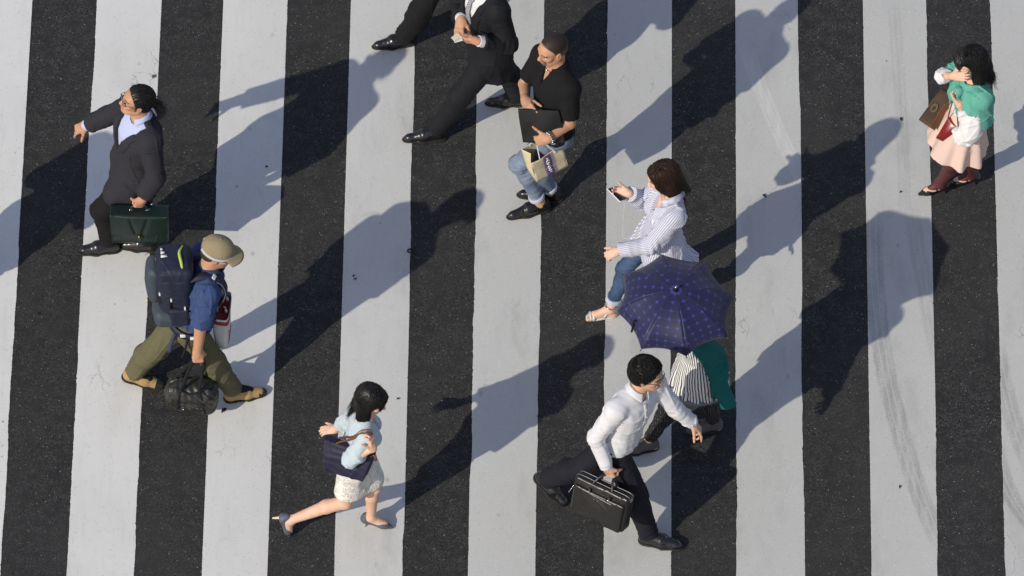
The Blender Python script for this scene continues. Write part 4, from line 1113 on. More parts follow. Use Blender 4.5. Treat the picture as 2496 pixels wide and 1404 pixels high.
def person_polo():
    s = Fig(1.73, 'm', 205, 212, at(1346, 312, .90), at(1356, 160, 1.44), fat=1.0)
    s.set_head(at(1346, 120, 1.60), 214, -3, 0)
    s.arm('R', (1279, 205, 1.13), (1281, 244, 1.20)); s.arm('L', (1388, 300), (1336, 338, 1.07), False)
    s.leg('L', (1263, 400), (1316, 494, .085), (1256, 525, .02)); s.leg('R', (1300, 405), (1345, 466, .085), (1260, 474, .02))
    s.set_hand('R', at(1292, 272, s.wri['R'][2] + .03) - s.wri['R'], V(-.3, -.5, .8), (22, 28, 18), curls=[(14, 18, 10), (26, 30, 18), (30, 32, 20), (34, 34, 20)], thumb=(.8, .4, -.55))
    s.set_hand('L', V(-1, .1, -.45), V(.1, -1, .55), (45, 60, 40), thumb=(.45, .85, .15))
    s.report('polo'); s.fat = 1.0; s.goatee = True
    s.body('stocky man with cropped hair and goatee in black polo shirt and washed jeans', M_SKIN_T, thin=(.010, 0, .010))
    s.trousers(M_JEANS_LIGHT, .0, .007, 1.86, 7, amp=.0038, top=.12)
    for d in 'LR':
        a, b = lerp(s.kne[d], s.ank[d], .80), lerp(s.kne[d], s.ank[d], .875); s.add('turn_up', [rc(a, b, .058, .057, ca=True, cb=True, k=.003)], M_TURNUP, .0045, folds(.002, 50, 3))
    shirt(s, M_POLO, .016, -.10, .99, .78, (.016, .022), seed=9, amp=.003, v=(.76, .16), name='polo_shirt')
    s.collar(M_POLO, .066, .080, .040, gap=.62)
    s.shoe('L', M_SHOE, .31, .044, toe=.85); s.shoe('R', M_SHOE, .31, .044, toe=.85)
    cap = s.cap_prims(-.0035, (.040, .020), (.86, -.5), -.080)
    def edge(v):
        l = ((v - s.hc) @ s.HR) / s.hk; dpl = -((l - V(.040, 0, .020)) @ nrm(V(.86, 0, -.5))); low = l[:, 2] + .080
        return {'edge': np.stack([np.minimum(dpl, low), l[:, 2], np.abs(l[:, 1])], 1)}
    s.add('hair', cap, M_FADE, .004, attr=edge)
    # steel beads at the wrist, and a cord with one bead at the neck
    u = nrm(s.wri['L'] - s.elb['L']); R = frame(u, UP)
    for j, off in enumerate((-.012, -.030)):
        m = MB(); c = s.wri['L'] + u * off
        for i in range(20):
            a = 2 * math.pi * i / 20; m.ball(c + R @ V(.006 * math.cos(a), .041 * math.cos(a), .041 * math.sin(a)), .0062, n=6)
        s.hard('bracelet', m, M_STEEL if j == 0 else plain('dark_steel_beads', (.16, .15, .14), .2, .9))
    m = MB(); c = lerp(s.neck, s.hc, .20); f = az(s.fs); R2 = frame(f, nrm(s.hc - s.neck + UP * .05))
    ring = [c + R2 @ V(.066 * math.cos(a) + .004, .066 * math.sin(a), -.030 * max(0, math.cos(a))) for a in np.linspace(0, 2 * math.pi, 28, endpoint=False)]
    m.tube(ring, .0026, 5, True); nk = s.hard('necklace', m, M_SOLE); m = MB(); m.ball(ring[0], .008, n=7); s.hard('bead', m, M_STEEL, parent=nk)
    return s
P_POLO = person_polo()
# ------------------------------------------------------------------ woman in the striped shirt looking at her phone
def stripe_mat(name, white, dark, period, duty, attr='weave', soft=.08):
    m = Nodes(name); q = m.xyz(m.attr(attr)); u = m.math('FRACT', m.math('DIVIDE', m.math('ADD', q[0], m.math('MULTIPLY', m.noise(m.coord(), 14, 2), period * .5)), period))
    f = m.ramp(m.math('ABSOLUTE', m.math('SUBTRACT', u, .5)), duty / 2 + soft, duty / 2 - soft)
    m.color(m.mix(f, white, dark)); m.set(rough=.85); m.bump(m.noise(m.coord(), 300, 2), .2, .001); return m.m
M_STRIPE = stripe_mat('fine_blue_striped_cotton', (.60, .60, .66), (.28, .29, .43), .0115, .42)
M_JEANS = denim('mid_blue_denim', (.085, .135, .235), (.030, .055, .115)); M_SILVER = leather('silver_leather', (.55, .55, .56), .25, spec=.7)
def person_phone():
    s = Fig(1.60, 'f', 190, 197, at(1608, 590, .81), at(1632, 481, 1.29))
    s.set_head(at(1614, 430, 1.455), 200, -12, 0)
    s.arm('L', (1588, 598), (1506, 612), False, False); s.arm('R', (1566, 492), (1532, 471), False, True)
    s.leg('R', (1522, 655), (1487, 752, .085), (1418, 774, .01)); s.leg('L', (1640, 676), (1692, 690, .20), (1692, 730, .03))
    s.set_hand('L', at(1466, 630, s.wri['L'][2] - .05) - s.wri['L'], V(-.2, -.5, .8), (45, 55, 35), thumb=(.8, .35, -.45))
    s.set_hand('R', at(1504, 466, s.wri['R'][2] + .0) - s.wri['R'], V(-.1, .75, -.6), (30, 45, 30), thumb=(.7, .5, -.5))
    s.report('phone')
    s.body('woman with brown shoulder length hair in fine striped shirt and cuffed jeans', M_SKIN_F, M_LIP_F, {'R': dict(toes=True, drop=.075), 'L': dict(pitch=55, drop=.075)})
    s.trousers(M_JEANS, .003, .008, 1.80, 51, amp=.0045)
    for d in 'LR':
        a, b = lerp(s.kne[d], s.ank[d], .72), lerp(s.kne[d], s.ank[d], .81); s.add('turn_up', [rc(a, b, .055, .054, ca=True, cb=True, k=.003)], M_TURNUP, .0045, folds(.002, 50, 3))
    sh = shirt(s, M_STRIPE, .024, -.24, .97, 1.95, (.024, .032), seed=15, amp=.010, attr=s.pattern, flare=.035, v=(.70, .20), joints_amp=.007, open_hem=.5, f=30)
    s.collar(M_STRIPE, .074, .100, .046, gap=.75, off=-.012)
    # loose tail of the shirt lifting behind
    t = MB(); p0 = s.tp(-.05, .10, -.10); p1 = s.tp(-.10, -.08, -.14)
    def tail(u, v): return lerp(p0, p1, u) + V(.15 * v, -.06 * v, -.13 * v) + V(0, 0, .012 * math.sin(u * 14)) * v
    t.grid(tail, 24, 8, .006); v, f = t.data(); me = make_mesh('shirt_tail', v, f, M_STRIPE, s.base, attrs=s.pattern(v)); link('shirt_tail', me, s.o)
    # sandals
    for d, pt_ in (('R', None), ('L', 55)):
        R = s.foot_frame(d, pt_); A = s.ank[d]; k = s.k * .95; pt = lambda x, y, z: A + R @ (V(x, y, z - .075 / k) * k)
        so = MB(); out = [(-.055, 0), (-.045, .026), (0, .032), (.06, .034), (.12, .042), (.165, .036), (.188, .012), (.185, -.012), (.165, -.032), (.12, -.040), (.06, -.032), (0, -.030), (-.045, -.024)]
        so.poly([pt(x, y, .004) for x, y in out], R[:, 2], .012); o = s.hard('sandal', so, M_SILVER)
        for x, w in ((.128, .018), (.150, .012)):
            st = MB()
            n = [(-.043, .0), (-.038, .022), (-.015, .040), (.015, .040), (.038, .026), (.044, .0)]
            st.ribbon(curve([pt(x, y, z) for y, z in n], 14), [R @ V(.1, y * 20, .8) for y in np.linspace(-.04, .04, 15)], w, .0025); s.hard('strap', st, M_SILVER, parent=o)
        st = MB()
        st.ribbon(curve([pt(.05, -.034, .006), pt(.035, -.034, .05), pt(.01, -.034, .085), pt(.0, 0, .10), pt(.01, .034, .085), pt(.035, .034, .05), pt(.05, .034, .006)], 20), [R @ V(1, y * 3, .4) for y in np.linspace(-1, 1, 21)], .012, .0025)
        s.hard('strap', st, M_SILVER, parent=o)
    m = MB(); a, b = s.kne['R'], s.ank['R']; c = lerp(a, b, .93); R = frame(b - a, V(0, 1, 1))
    m.tube([c + R @ V(.004 * math.sin(2 * t), .044 * math.cos(t), .044 * math.sin(t)) for t in np.linspace(0, 6.28, 24, endpoint=False)], .0035, 6, True); s.hard('anklet', m, M_STEEL)
    h = s.hd
    ms = [(h(-.045, .0, .02), h(-.075, 0, -.10), .080, .070), (h(-.03, .055, .0), h(-.025, .066, -.11), .045, .042), (h(-.025, .066, -.11), h(-.085, .095, -.235), .042, .016), (h(-.075, 0, -.10), h(-.150, .015, -.25), .066, .018), (h(-.02, -.06, .0), h(-.03, -.06, -.15), .045, .03),
          (h(.060, .025, .060), h(.055, .062, -.01), .030, .016), (h(.055, .062, -.01), h(.04, .072, -.07), .016, .016), (h(.062, -.03, .055), h(.05, -.065, -.02), .028, .016)]
    long_hair(s, M_HAIR_B, ms, 8, front=(.035, .03), slope=(.85, -.5), n=2600)
    return s
P_PHONE = person_phone()
# ------------------------------------------------------------------ woman under the parasol
M_TEAL_DARK = cloth('dark_teal_knit', (.008, .105, .100), .9, .15, 500, .4)
M_TUNIC = stripe_mat('striped_jersey', (.72, .715, .69), (.022, .024, .045), .0155, .40)
def dots_mat():
    m = Nodes('dotted_leggings'); v = m.n('ShaderNodeTexVoronoi', Scale=64.0, Randomness=.25); m.l(m.coord(), v.inputs['Vector'])
    m.color(m.mix(m.math('LESS_THAN', v.outputs['Distance'], .26), (.012, .0115, .013), (.13, .125, .12))); m.set(rough=.8); return m.m
M_LEGGING = dots_mat(); M_GREY_SHOE = leather('grey_walking_shoe', (.085, .083, .080), .6, spec=.25); M_PALE_TRIM = plain('pale_heel_patch', (.55, .55, .55), .6)
def person_parasol():
    s = Fig(1.53, 'f', 188, 192, at(1706, 892, .785), at(1694, 792, 1.235), fat=1.1)
    s.set_head(at(1676, 758, 1.385), 190, -8, 0)
    s.arm('R', (1636, 830), (1652, 822, 1.08), False, True); s.arm('L', (1742, 898), (1766, 962), False, False)
    s.leg('R', (1628, 990), (1580, 1076, .078), (1546, 1096, .02)); s.leg('L', (1728, 968), (1736, 1028, .08), (1680, 1050, .02))
    s.set_hand('R', V(-.4, .5, .7), V(-.8, -.5, .2), (60, 75, 45), thumb=(.6, .5, -.6)); s.set_hand('L', V(.1, 0, -1), V(.3, -1, 0), (45, 50, 30))
    s.report('parasol')
    s.body('woman hidden under a parasol, her striped tunic and dotted leggings showing below it', M_SKIN_F, M_LIP_F)
    s.trousers(M_LEGGING, .008, .012, 1.92, 61, amp=.004)
    top, hem = s.tp(.30, 0, 0), s.tp(-.36, 0, .01)
    s.skirt(M_TUNIC, top, hem, .145, .125, .195, .198, .010, 13, 3, 'tunic', attr=s.pattern, disp=folds(.005, 40, 6), extra=[rc(s.hip['L'], lerp(s.hip['L'], s.kne['L'], .42), .108, .096, .05), rc(s.hip['R'], lerp(s.hip['R'], s.kne['R'], .36), .108, .098, .05), s.torso(.020, .1, .98, k=.03)] + s.bust(.012) + s.shoulders(.010))
    fr = MB(); rg = np.random.RandomState(2); ax = nrm(hem - top); R = frame(ax, az(s.fh))
    for i in range(150):
        a = 2 * math.pi * i / 150; p = hem + R @ V(-.004, .192 * math.sin(a), .195 * math.cos(a)); o_ = R @ V(0, math.sin(a), math.cos(a))
        fr.tube([p, p + ax * .014 + o_ * .004, p + ax * (.030 + rg.uniform(-.006, .006)) + o_ * rg.uniform(.0, .012)], [.005, .0045, .002], 4)
    s.hard('fringe', fr, cloth('grey_blue_fringe', (.20, .22, .30), .9))
    def vest():
        fl = lambda t: .055 * np.clip((.5 - t) / .7, 0, 1)
        P = [s.torso(.030, -.28, .99, fl, k=.02)] + s.shoulders(.02)
        def front(Q):
            t, la, ap = s.local(Q); return -ap - .045 + .10 * np.clip((t - .55) / .4, 0, 1)
        P += [cust(front, BIG, -BIG, 's', .004)]
        P.append(rc(s.sho['L'], s.elb['L'], .060, .056, .03)); P.append(rc(s.elb['L'], lerp(s.elb['L'], s.wri['L'], .52 + .9), .056, .046, .03, cb=True)); P += s.sleeve('R', .018, .02, 1.9)
        return s.add('cardigan', P, M_TEAL_DARK, disp=folds(.010, 30, 9, (1, 1, .4), [(s.elb['L'], nrm(s.wri['L'] - s.elb['L']), .1, .005)]))
    vest()
    for d in 'LR':
        o = s.shoe(d, M_GREY_SHOE, .25, .043, drop=.078); R = s.foot_frame(d); A = s.ank[d]
        s.add('heel_patch', [rc(A + R @ V(-.036, 0, -.02), A + R @ V(-.034, 0, -.045), .036, .040, .01), half(A + R @ V(-.030, 0, 0), R[:, 0])], M_PALE_TRIM, .0045, parent=o)
    h = s.hd
    long_hair(s, M_HAIR, [(h(-.045, .0, .02), h(-.07, 0, -.08), .075, .06), (h(-.02, .055, .0), h(-.02, .06, -.08), .04, .03), (h(-.02, -.055, .0), h(-.02, -.06, -.08), .04, .03)], 9, n=500, steps=8)
    return s
P_PARASOL = person_parasol()
# ------------------------------------------------------------------ office worker in the white shirt
M_NAVY_TR = cloth('dark_navy_trousers', (.011, .011, .0165), .8, .2, 300, .3)
def person_white():
    s = Fig(1.70, 'm', -26, -48, at(1510, 1074, .84), at(1553, 955, 1.385), fat=.97)
    s.set_head(at(1578, 912, 1.545), -24, -3, 0)
    s.arm('R', (1453, 1066), (1478, 1138), False, False); s.arm('L', (1650, 1000), (1688, 1031, .93), False, True)
    s.leg('R', (1550, 1205), (1584, 1304, .085), (1648, 1331, .02)); s.leg('L', (1415, 1142), (1333, 1168, .15), (1380, 1226, .02))
    s.set_hand('R', at(1492, 1166, s.wri['R'][2] - .10) - s.wri['R'], V(-.6, -.8, .1), (65, 75, 45), thumb=(.55, -.1, -.85))
    s.set_hand('L', at(1712, 1056, s.wri['L'][2] - .09) - s.wri['L'], V(.5, .1, .8), (22, 30, 20), thumb=(.7, .5, -.5), curls=[(14, 18, 10), (28, 34, 22), (36, 40, 26), (40, 44, 28)])
    s.report('white')
    s.body('young man with black hair and glasses in white shirt and dark trousers, swinging one arm', M_SKIN, feet={'L': dict(pitch=30, drop=.08)})
    s.trousers(M_NAVY_TR, .010, .034, 1.98, 71, amp=.006)
    shirt(s, M_WHITE_SHIRT, .015, .06, .985, 1.90, (.010, .018), seed=16, amp=.0058, joints_amp=.0022, f=44, flare=.012)
    s.collar(M_WHITE_SHIRT, .062, .080, .052, gap=.32)
    for d in 'LR': cuffs(s, M_WHITE_SHIRT, d, .043, .055)
    m = MB()
    for t in (.86, .74, .62, .50, .38, .26): m.ball(s.tp(t, 0, np.interp(t, MALE['t'], MALE['f']) * s.k * s.fat + .024), (.005, .005, .005), n=5)
    m.ribbon([s.tp(t, .0, np.interp(t, MALE['t'], MALE['f']) * s.k * s.fat + .020) for t in np.linspace(.93, .10, 16)], s.tp(.5, 0, 1) - s.tp(.5, 0, 0), .030, .004)
    s.hard('placket', m, M_WHITE_SHIRT)
    b = MB(); bl = [s.torso(.017, .03, .075, k=.01)]
    s.add('belt', bl, M_SHOE, .005)
    s.shoe('R', M_SHOE, .295, .046, lace=M_SOLE); s.shoe('L', M_SHOE, .295, .046, pitch=28, lace=M_SOLE)
    short_hair(s, M_HAIR, 12, front=(.030, .018), slope=(.80, -.60), n=2800, ln=5, e=.012, messy=.008)
    s.glasses(M_GLASS_RIM)
    return s
P_WHITE = person_white()
# ------------------------------------------------------------------ woman in the green shawl and pink skirt
M_AQUA = cloth('sea_green_knit', (.105, .335, .265), .92, .12, 480, .4); M_PINK = cloth('pale_pink_cotton', (.62, .455, .39), .85, .07, 420, .25)
M_TIGHTS = plain('burgundy_tights', (.085, .022, .024), .6, var=.2); M_PATENT = plain('black_patent_leather', (.008, .008, .009), .12, spec=.6); M_WHITE_KNIT = cloth('white_knit', (.64, .635, .63), .92, .04, 460, .3)
def person_shawl():
    s = Fig(1.60, 'f', 202, 205, at(2352, 302, .81), at(2373, 197, 1.285))
    s.set_head(at(2364, 150, 1.455), 198, -10, 0)
    s.arm('R', (2296, 186, 1.26), (2325, 185, 1.365)); s.arm('L', (2371, 312), (2338, 252), False, True)
    s.leg('L', (2318, 400), (2292, 446, .115), (2250, 474, .012)); s.leg('R', (2352, 385), (2366, 424, .115), (2328, 450, .012))
    s.set_hand('R', at(2361, 189, s.wri['R'][2] + .085) - s.wri['R'], V(-.35, -.8, .5), (18, 25, 15), thumb=(.75, .5, -.3))
    s.set_hand('L', at(2321, 222, s.wri['L'][2] + .04) - s.wri['L'], V(.1, -.6, -.7), (60, 70, 45), thumb=(.7, .5, -.5))
    s.report('shawl')
    FT = {'L': dict(pitch=16, drop=.062), 'R': dict(pitch=16, drop=.062)}
    s.body('woman in sea green shawl and flared pink skirt touching her long dark hair', M_SKIN_F, M_LIP_F, FT, thin=(.012, .004, 0))
    P = []
    for d in 'LR': P += s.legs(d, .0035, .0035, 2.0, .02) + [ell(s.ank[d], None, (.044, .044, .05), .02)]
    s.add('tights', P, M_TIGHTS, .0048)
    for d in 'LR':
        s.add('stocking_foot', [rc(p_[0], p_[1], p_[2], p_[3], .02) for p_ in foot_cones(s, d, FT[d]['pitch'], .062, .002)], M_TIGHTS, .0045)
        o = s.pump(d, M_PATENT, FT[d]['pitch'], M_SOLE, .05, .062, heelmat=M_PATENT)
        m = MB(); R = s.foot_frame(d, FT[d]['pitch']); A = s.ank[d]
        m.ribbon(curve([A + R @ V(.04, -.034, -.045), A + R @ V(.035, -.026, -.004), A + R @ V(.038, 0, .012), A + R @ V(.035, .026, -.004), A + R @ V(.04, .034, -.045)], 14), [R @ V(.6, y, .7) for y in np.linspace(-1, 1, 15)], .010, .003)
        s.hard('strap', m, M_PATENT, parent=o)
    c0 = s.tp(.26, 0, 0)
    s.skirt(M_PINK, c0, V(s.pel[0] - .05, s.pel[1] - .01, .585), .120, .095, .222, .205, .020, 7, 4, disp=folds(.006, 22, 5, (1, 1, .3)), curve_=.85)
    shirt(s, M_WHITE_KNIT, .012, .12, .97, 1.45, (.010, .016), seed=17, amp=.005, joints_amp=.004, name='blouse')
    s.add('wide_sleeve', [rc(lerp(s.elb['L'], s.wri['L'], .78), lerp(s.elb['L'], s.wri['L'], .1), .040, .076, .02, ca=True), rc(s.elb['L'], lerp(s.elb['L'], s.sho['L'], .35), .070, .060, .03), ell(s.elb['L'] + V(-.02, -.02, -.03), None, (.07, .07, .075), .04)], M_WHITE_KNIT, .005, folds(.007, 40, 8))
    def shawl():
        fl = lambda t: .022 * np.clip((.85 - t) / .5, 0, 1)
        P = [s.torso(.026, .44, .985, fl, k=.02)] + s.bust(.012) + s.shoulders(.022)
        P += s.sleeve('R', .022, .030, .62, .03) + [rc(s.sho['L'], lerp(s.sho['L'], s.elb['L'], .92) + V(.045, .05, 0), .074, .088, .04, cb=True)]
        def nk(Q):
            t, la, ap = s.local(Q); return np.maximum(np.hypot(la, ap - .012) - .062, -(t - .88) * s.TL)
        def vc(Q):
            t, la, ap = s.local(Q); return np.maximum(np.maximum((np.abs(la + .01) - .018 - (.62 - t) * .16) * .9, .02 - ap), (t - .62) * s.TL)
        P += [cust(nk, BIG, -BIG, 's', .006), cust(vc, BIG, -BIG, 's', .004)]
        s.add('shawl', P, M_AQUA, disp=folds(.013, 34, 19, (1, 1, .3)))
    shawl()
    k = MB(); kn = [ell(s.tp(.90, .01, .105), None, (.034, .026, .03), .02), rc(s.tp(.90, .01, .105), s.tp(.80, .03, .13), .022, .026, .02), rc(s.tp(.9, -.01, .10), s.tp(.93, -.08, .06), .022, .028, .02)]
    s.add('shawl_knot', kn, M_AQUA, .0045, folds(.004, 60, 3))
    h = s.hd
    ms = [(h(-.045, .0, .02), h(-.075, 0, -.10), .080, .074), (h(-.035, .062, .0), h(-.03, .078, -.11), .042, .044), (h(-.03, .078, -.11), h(.0, .082, -.21), .044, .032), (h(.0, .082, -.21), h(.03, .07, -.265), .03, .010), (h(-.075, 0, -.10), h(-.11, .02, -.20), .07, .036), (h(-.11, .02, -.20), h(-.12, .05, -.27), .036, .014), (h(-.02, -.06, .0), h(-.0, -.07, -.14), .045, .03),
          (h(.080, -.03, .058), h(.092, -.03, .018), .024, .012), (h(.082, .0, .060), h(.096, .0, .016), .024, .011), (h(.078, .03, .058), h(.090, .034, .014), .024, .012)]
    long_hair(s, M_HAIR, ms, 10, front=(.028, .03), slope=(.85, -.5), n=2800)
    rg = np.random.RandomState(6); m = MB()
    for i in range(22):
        p = h(-.09, .05 + rg.uniform(-.03, .03), -.13 + rg.uniform(-.08, .05)); m.tube(curve([p, p + V(.03, -.01, -.02) + rg.normal(0, .008, 3), p + V(.055, .0, -.045) + rg.normal(0, .014, 3), p + V(.06, .01, -.085) + rg.normal(0, .018, 3)], 8), .0008, 3)
    s.hard('loose_strands', m, M_HAIR)
    return s
def foot_cones(s, d, pitch, drop, e):
    R = s.foot_frame(d, pitch); k = s.k * .95; A = s.ank[d]; pt = lambda x, y, z: A + R @ (V(x, y, z) * k); z = -drop / k
    return [(A, pt(-.028, 0, z + .028), .036 * k + e, .030 * k + e), (pt(0, 0, -.005), pt(.125, 0, z + .022), .036 * k + e, .022 * k + e), (pt(.12, 0, z + .018), pt(.165, 0, z + .014), .026 * k + e, .016 * k + e)]
P_SHAWL = person_shawl()
# ------------------------------------------------------------------ things people carry
def bag_frame(a, up=UP): return frame(az(a) if np.ndim(a) == 0 else a, V(up))
def stitch(m, pts, r=.0016): m.tube(pts, r, 4)

def green_case():
    G = P_BLAZER.hand['L']['grip']; zc = G[2] - .175
    c = at(341, 546, zc); R = bag_frame(-2, (0, .05, 1)); L, T, Hh = .195, .052, .142
    p = lambda x, y, z: c + R @ V(x, y, z)
    m_ = leather('dark_green_leather', (.0070, .017, .015), .38, spec=.45); t = Thing('briefcase', p(0, 0, -Hh), 'dark green leather briefcase with a brass clasp, hanging from the blazer sleeve', 'briefcase')
    t.sdf('body', [rbox(c, R, (L, T, Hh), .014, puff=(.0, .012, .004))], .005, m_, disp=folds(.003, 26, 4))
    f = MB()
    def flap(u, v):
        x = (u - .5) * 2 * (L + .003); y = -T - .012 - .005 * math.sin(v * math.pi) - .010 * (1 - (2 * u - 1) ** 2) * (v > .2)
        crease = .006 * math.exp(-(((abs(x) - .02 - .055 * (1 - v)) / .012) ** 2)) * (v > .25)
        z = Hh + .004 - (.175 * (v - .18) / .82 + (.0 if abs(x) < L * .84 else -.012 * (abs(x) / L - .84) / .16)) if v > .18 else Hh + .006
        if v <= .18: y = T * .8 + (-T - .012 - T * .8) * v / .18
        return p(x, y + crease, z)
    f.grid(flap, 49, 40, .004); fl = t.add('flap', f, m_)
    b = MB(); b.box(p(-.0, -T - .026, -.048), R, (.017, .004, .019), .003); cl = t.add('clasp', b, m_, parent=fl); b = MB(); b.ball(p(0, -T - .031, -.046), (.008, .004, .009), R, 7); t.add('lock', b, M_BRASS, parent=cl)
    h = MB(); top = Hh + .006
    h.tube(curve([p(-.055, 0, top), p(-.052, 0, top + .022), p(-.03, 0, top + .033), p(.03, 0, top + .033), p(.052, 0, top + .022), p(.055, 0, top)], 18), .0085, 8); t.add('handle', h, m_)
    r = MB()
    for x in (-.055, .055): r.tube([p(x + .012 * math.cos(a), 0, top + .004 + .012 * math.sin(a)) for a in np.linspace(0, 6.28, 12, endpoint=False)], .0025, 5, True)
    for x, n_ in ((-.055, 0), (.055, 0)):
        q = MB(); q.box(p(x, 0, top), R, (.013, .012, .006), .002); t.add('handle_mount', q, M_STEEL)
    s = MB(); s.tube([p(-L + .01, -T - .004, -Hh + .012), p(L - .01, -T - .004, -Hh + .012)], .003, 5); t.add('piping', s, m_)
green_case()

def office_bag():
    G = P_WHITE.hand['R']['grip']; zc = G[2] - .19
    R = frame(az(-31), V(.22, .20, 1)); c = at(1468, 1222, zc); L, T, Hh = .205, .050, .145; p = lambda x, y, z: c + R @ V(x, y, z)
    m_ = leather('black_soft_leather', (.0125, .0115, .011), .34, spec=.55); mz = plain('zip_teeth', (.17, .165, .18), .35, .6)
    t = Thing('office_bag', p(0, 0, -Hh), 'black zipped office bag with metal rings carried by the man in the white shirt', 'briefcase')
    t.sdf('body', [rbox(c, R, (L, T, Hh), .018, puff=(.004, .012, .0))], .005, m_, disp=folds(.003, 28, 14))
    f = [rbox(p(-.0, -T - .008, -.022), R, (L - .015, .016, Hh - .030), .012, puff=(0, .009, 0))]; pk = t.sdf('front_pocket', f, .005, m_, disp=folds(.002, 34, 15))
    z = MB(); z.tube(curve([p(-L + .03, -T - .018, .088), p(-L * .3, -T - .026, .080), p(L * .4, -T - .026, .070), p(L - .02, -T - .018, .070)], 20), .0030, 5); t.add('zip', z, mz, parent=pk)
    for y in (-.022, .022):
        z = MB(); z.tube(curve([p(-L + .0, y, Hh - .04), p(-L + .012, y, Hh + .002), p(-L * .4, y, Hh + .006), p(L * .4, y, Hh + .006), p(L - .012, y, Hh + .002), p(L, y, Hh - .05)], 24), .0032, 5); t.add('top_zip', z, mz)
    for y in (-.034, .034):
        h = MB(); h.tube(curve([p(-.075, y, Hh - .045), p(-.072, y, Hh), lerp(p(-.058, y * .4, Hh + .05), G, .35), G + R @ V(-.01, y * .2, 0), G + R @ V(.03, y * .2, 0), lerp(p(.058, y * .4, Hh + .05), G, .35), p(.072, y, Hh), p(.075, y, Hh - .045)], 26), .0085, 8); hd = t.add('handle', h, m_)
        if y < 0:
            for x in (-.075, .075):
                q = MB(); q.box(p(x, -T - .022, Hh - .045), R, (.010, .004, .013), .002); t.add('handle_tab', q, m_, parent=hd); q = MB(); q.ball(p(x, -T - .028, Hh - .05), .006, n=6); t.add('stud', q, M_STEEL, parent=hd)
    for x in (-L - .002, L + .002):
        q = MB(); q.tube([p(x, .013 * math.cos(a), Hh - .03 + .013 * math.sin(a)) for a in np.linspace(0, 6.28, 12, endpoint=False)], .003, 5, True); t.add('ring', q, M_STEEL)
    ch = MB()
    for i in range(7): ch.ball(p(-L + .012 - .004 * i, -T - .026, .082 - .011 * i), .0045, n=5)
    t.add('zip_chain', ch, M_STEEL)
    for x in (-.03, .0): q = MB(); q.ball(p(x, -T - .030, .052), .004, n=5); t.add('rivet', q, M_STEEL)
office_bag()

def portfolio():
    c = [at(1263, 264, 1.23), at(1363, 267, 1.23), at(1378, 346, 1.00), at(1275, 344, 1.00)]; n = nrm(np.cross(c[1] - c[0], c[3] - c[0])); n = n if n[1] < 0 else -n
    m_ = leather('black_portfolio_leather', (.010, .0098, .0098), .42, spec=.4); t = Thing('portfolio', (c[2] + c[3]) / 2, 'flat black leather portfolio with a zipped top edge, held against the polo shirt', 'folder')
    m = MB()
    def sheet(u, v): return lerp(lerp(c[0], c[1], u), lerp(c[3], c[2], u), v) + n * (.012 * math.sin(u * math.pi) * math.sin(v * math.pi) + .004 * math.sin(u * 9 + v * 5) * v)
    m.grid(sheet, 28, 24, .022); t.add('cover', m, m_)
    z = MB(); z.tube([sheet(u, .03) + n * .004 for u in np.linspace(.05, .97, 16)], .003, 5); zz = t.add('zip', z, plain('gunmetal_zip', (.30, .29, .28), .3, .8))
    q = MB(); q.tube([sheet(.95, .03) + n * .006, sheet(.97, .14) + n * .008], .0035, 5); t.add('zip_pull', q, M_STEEL, parent=zz)
portfolio()

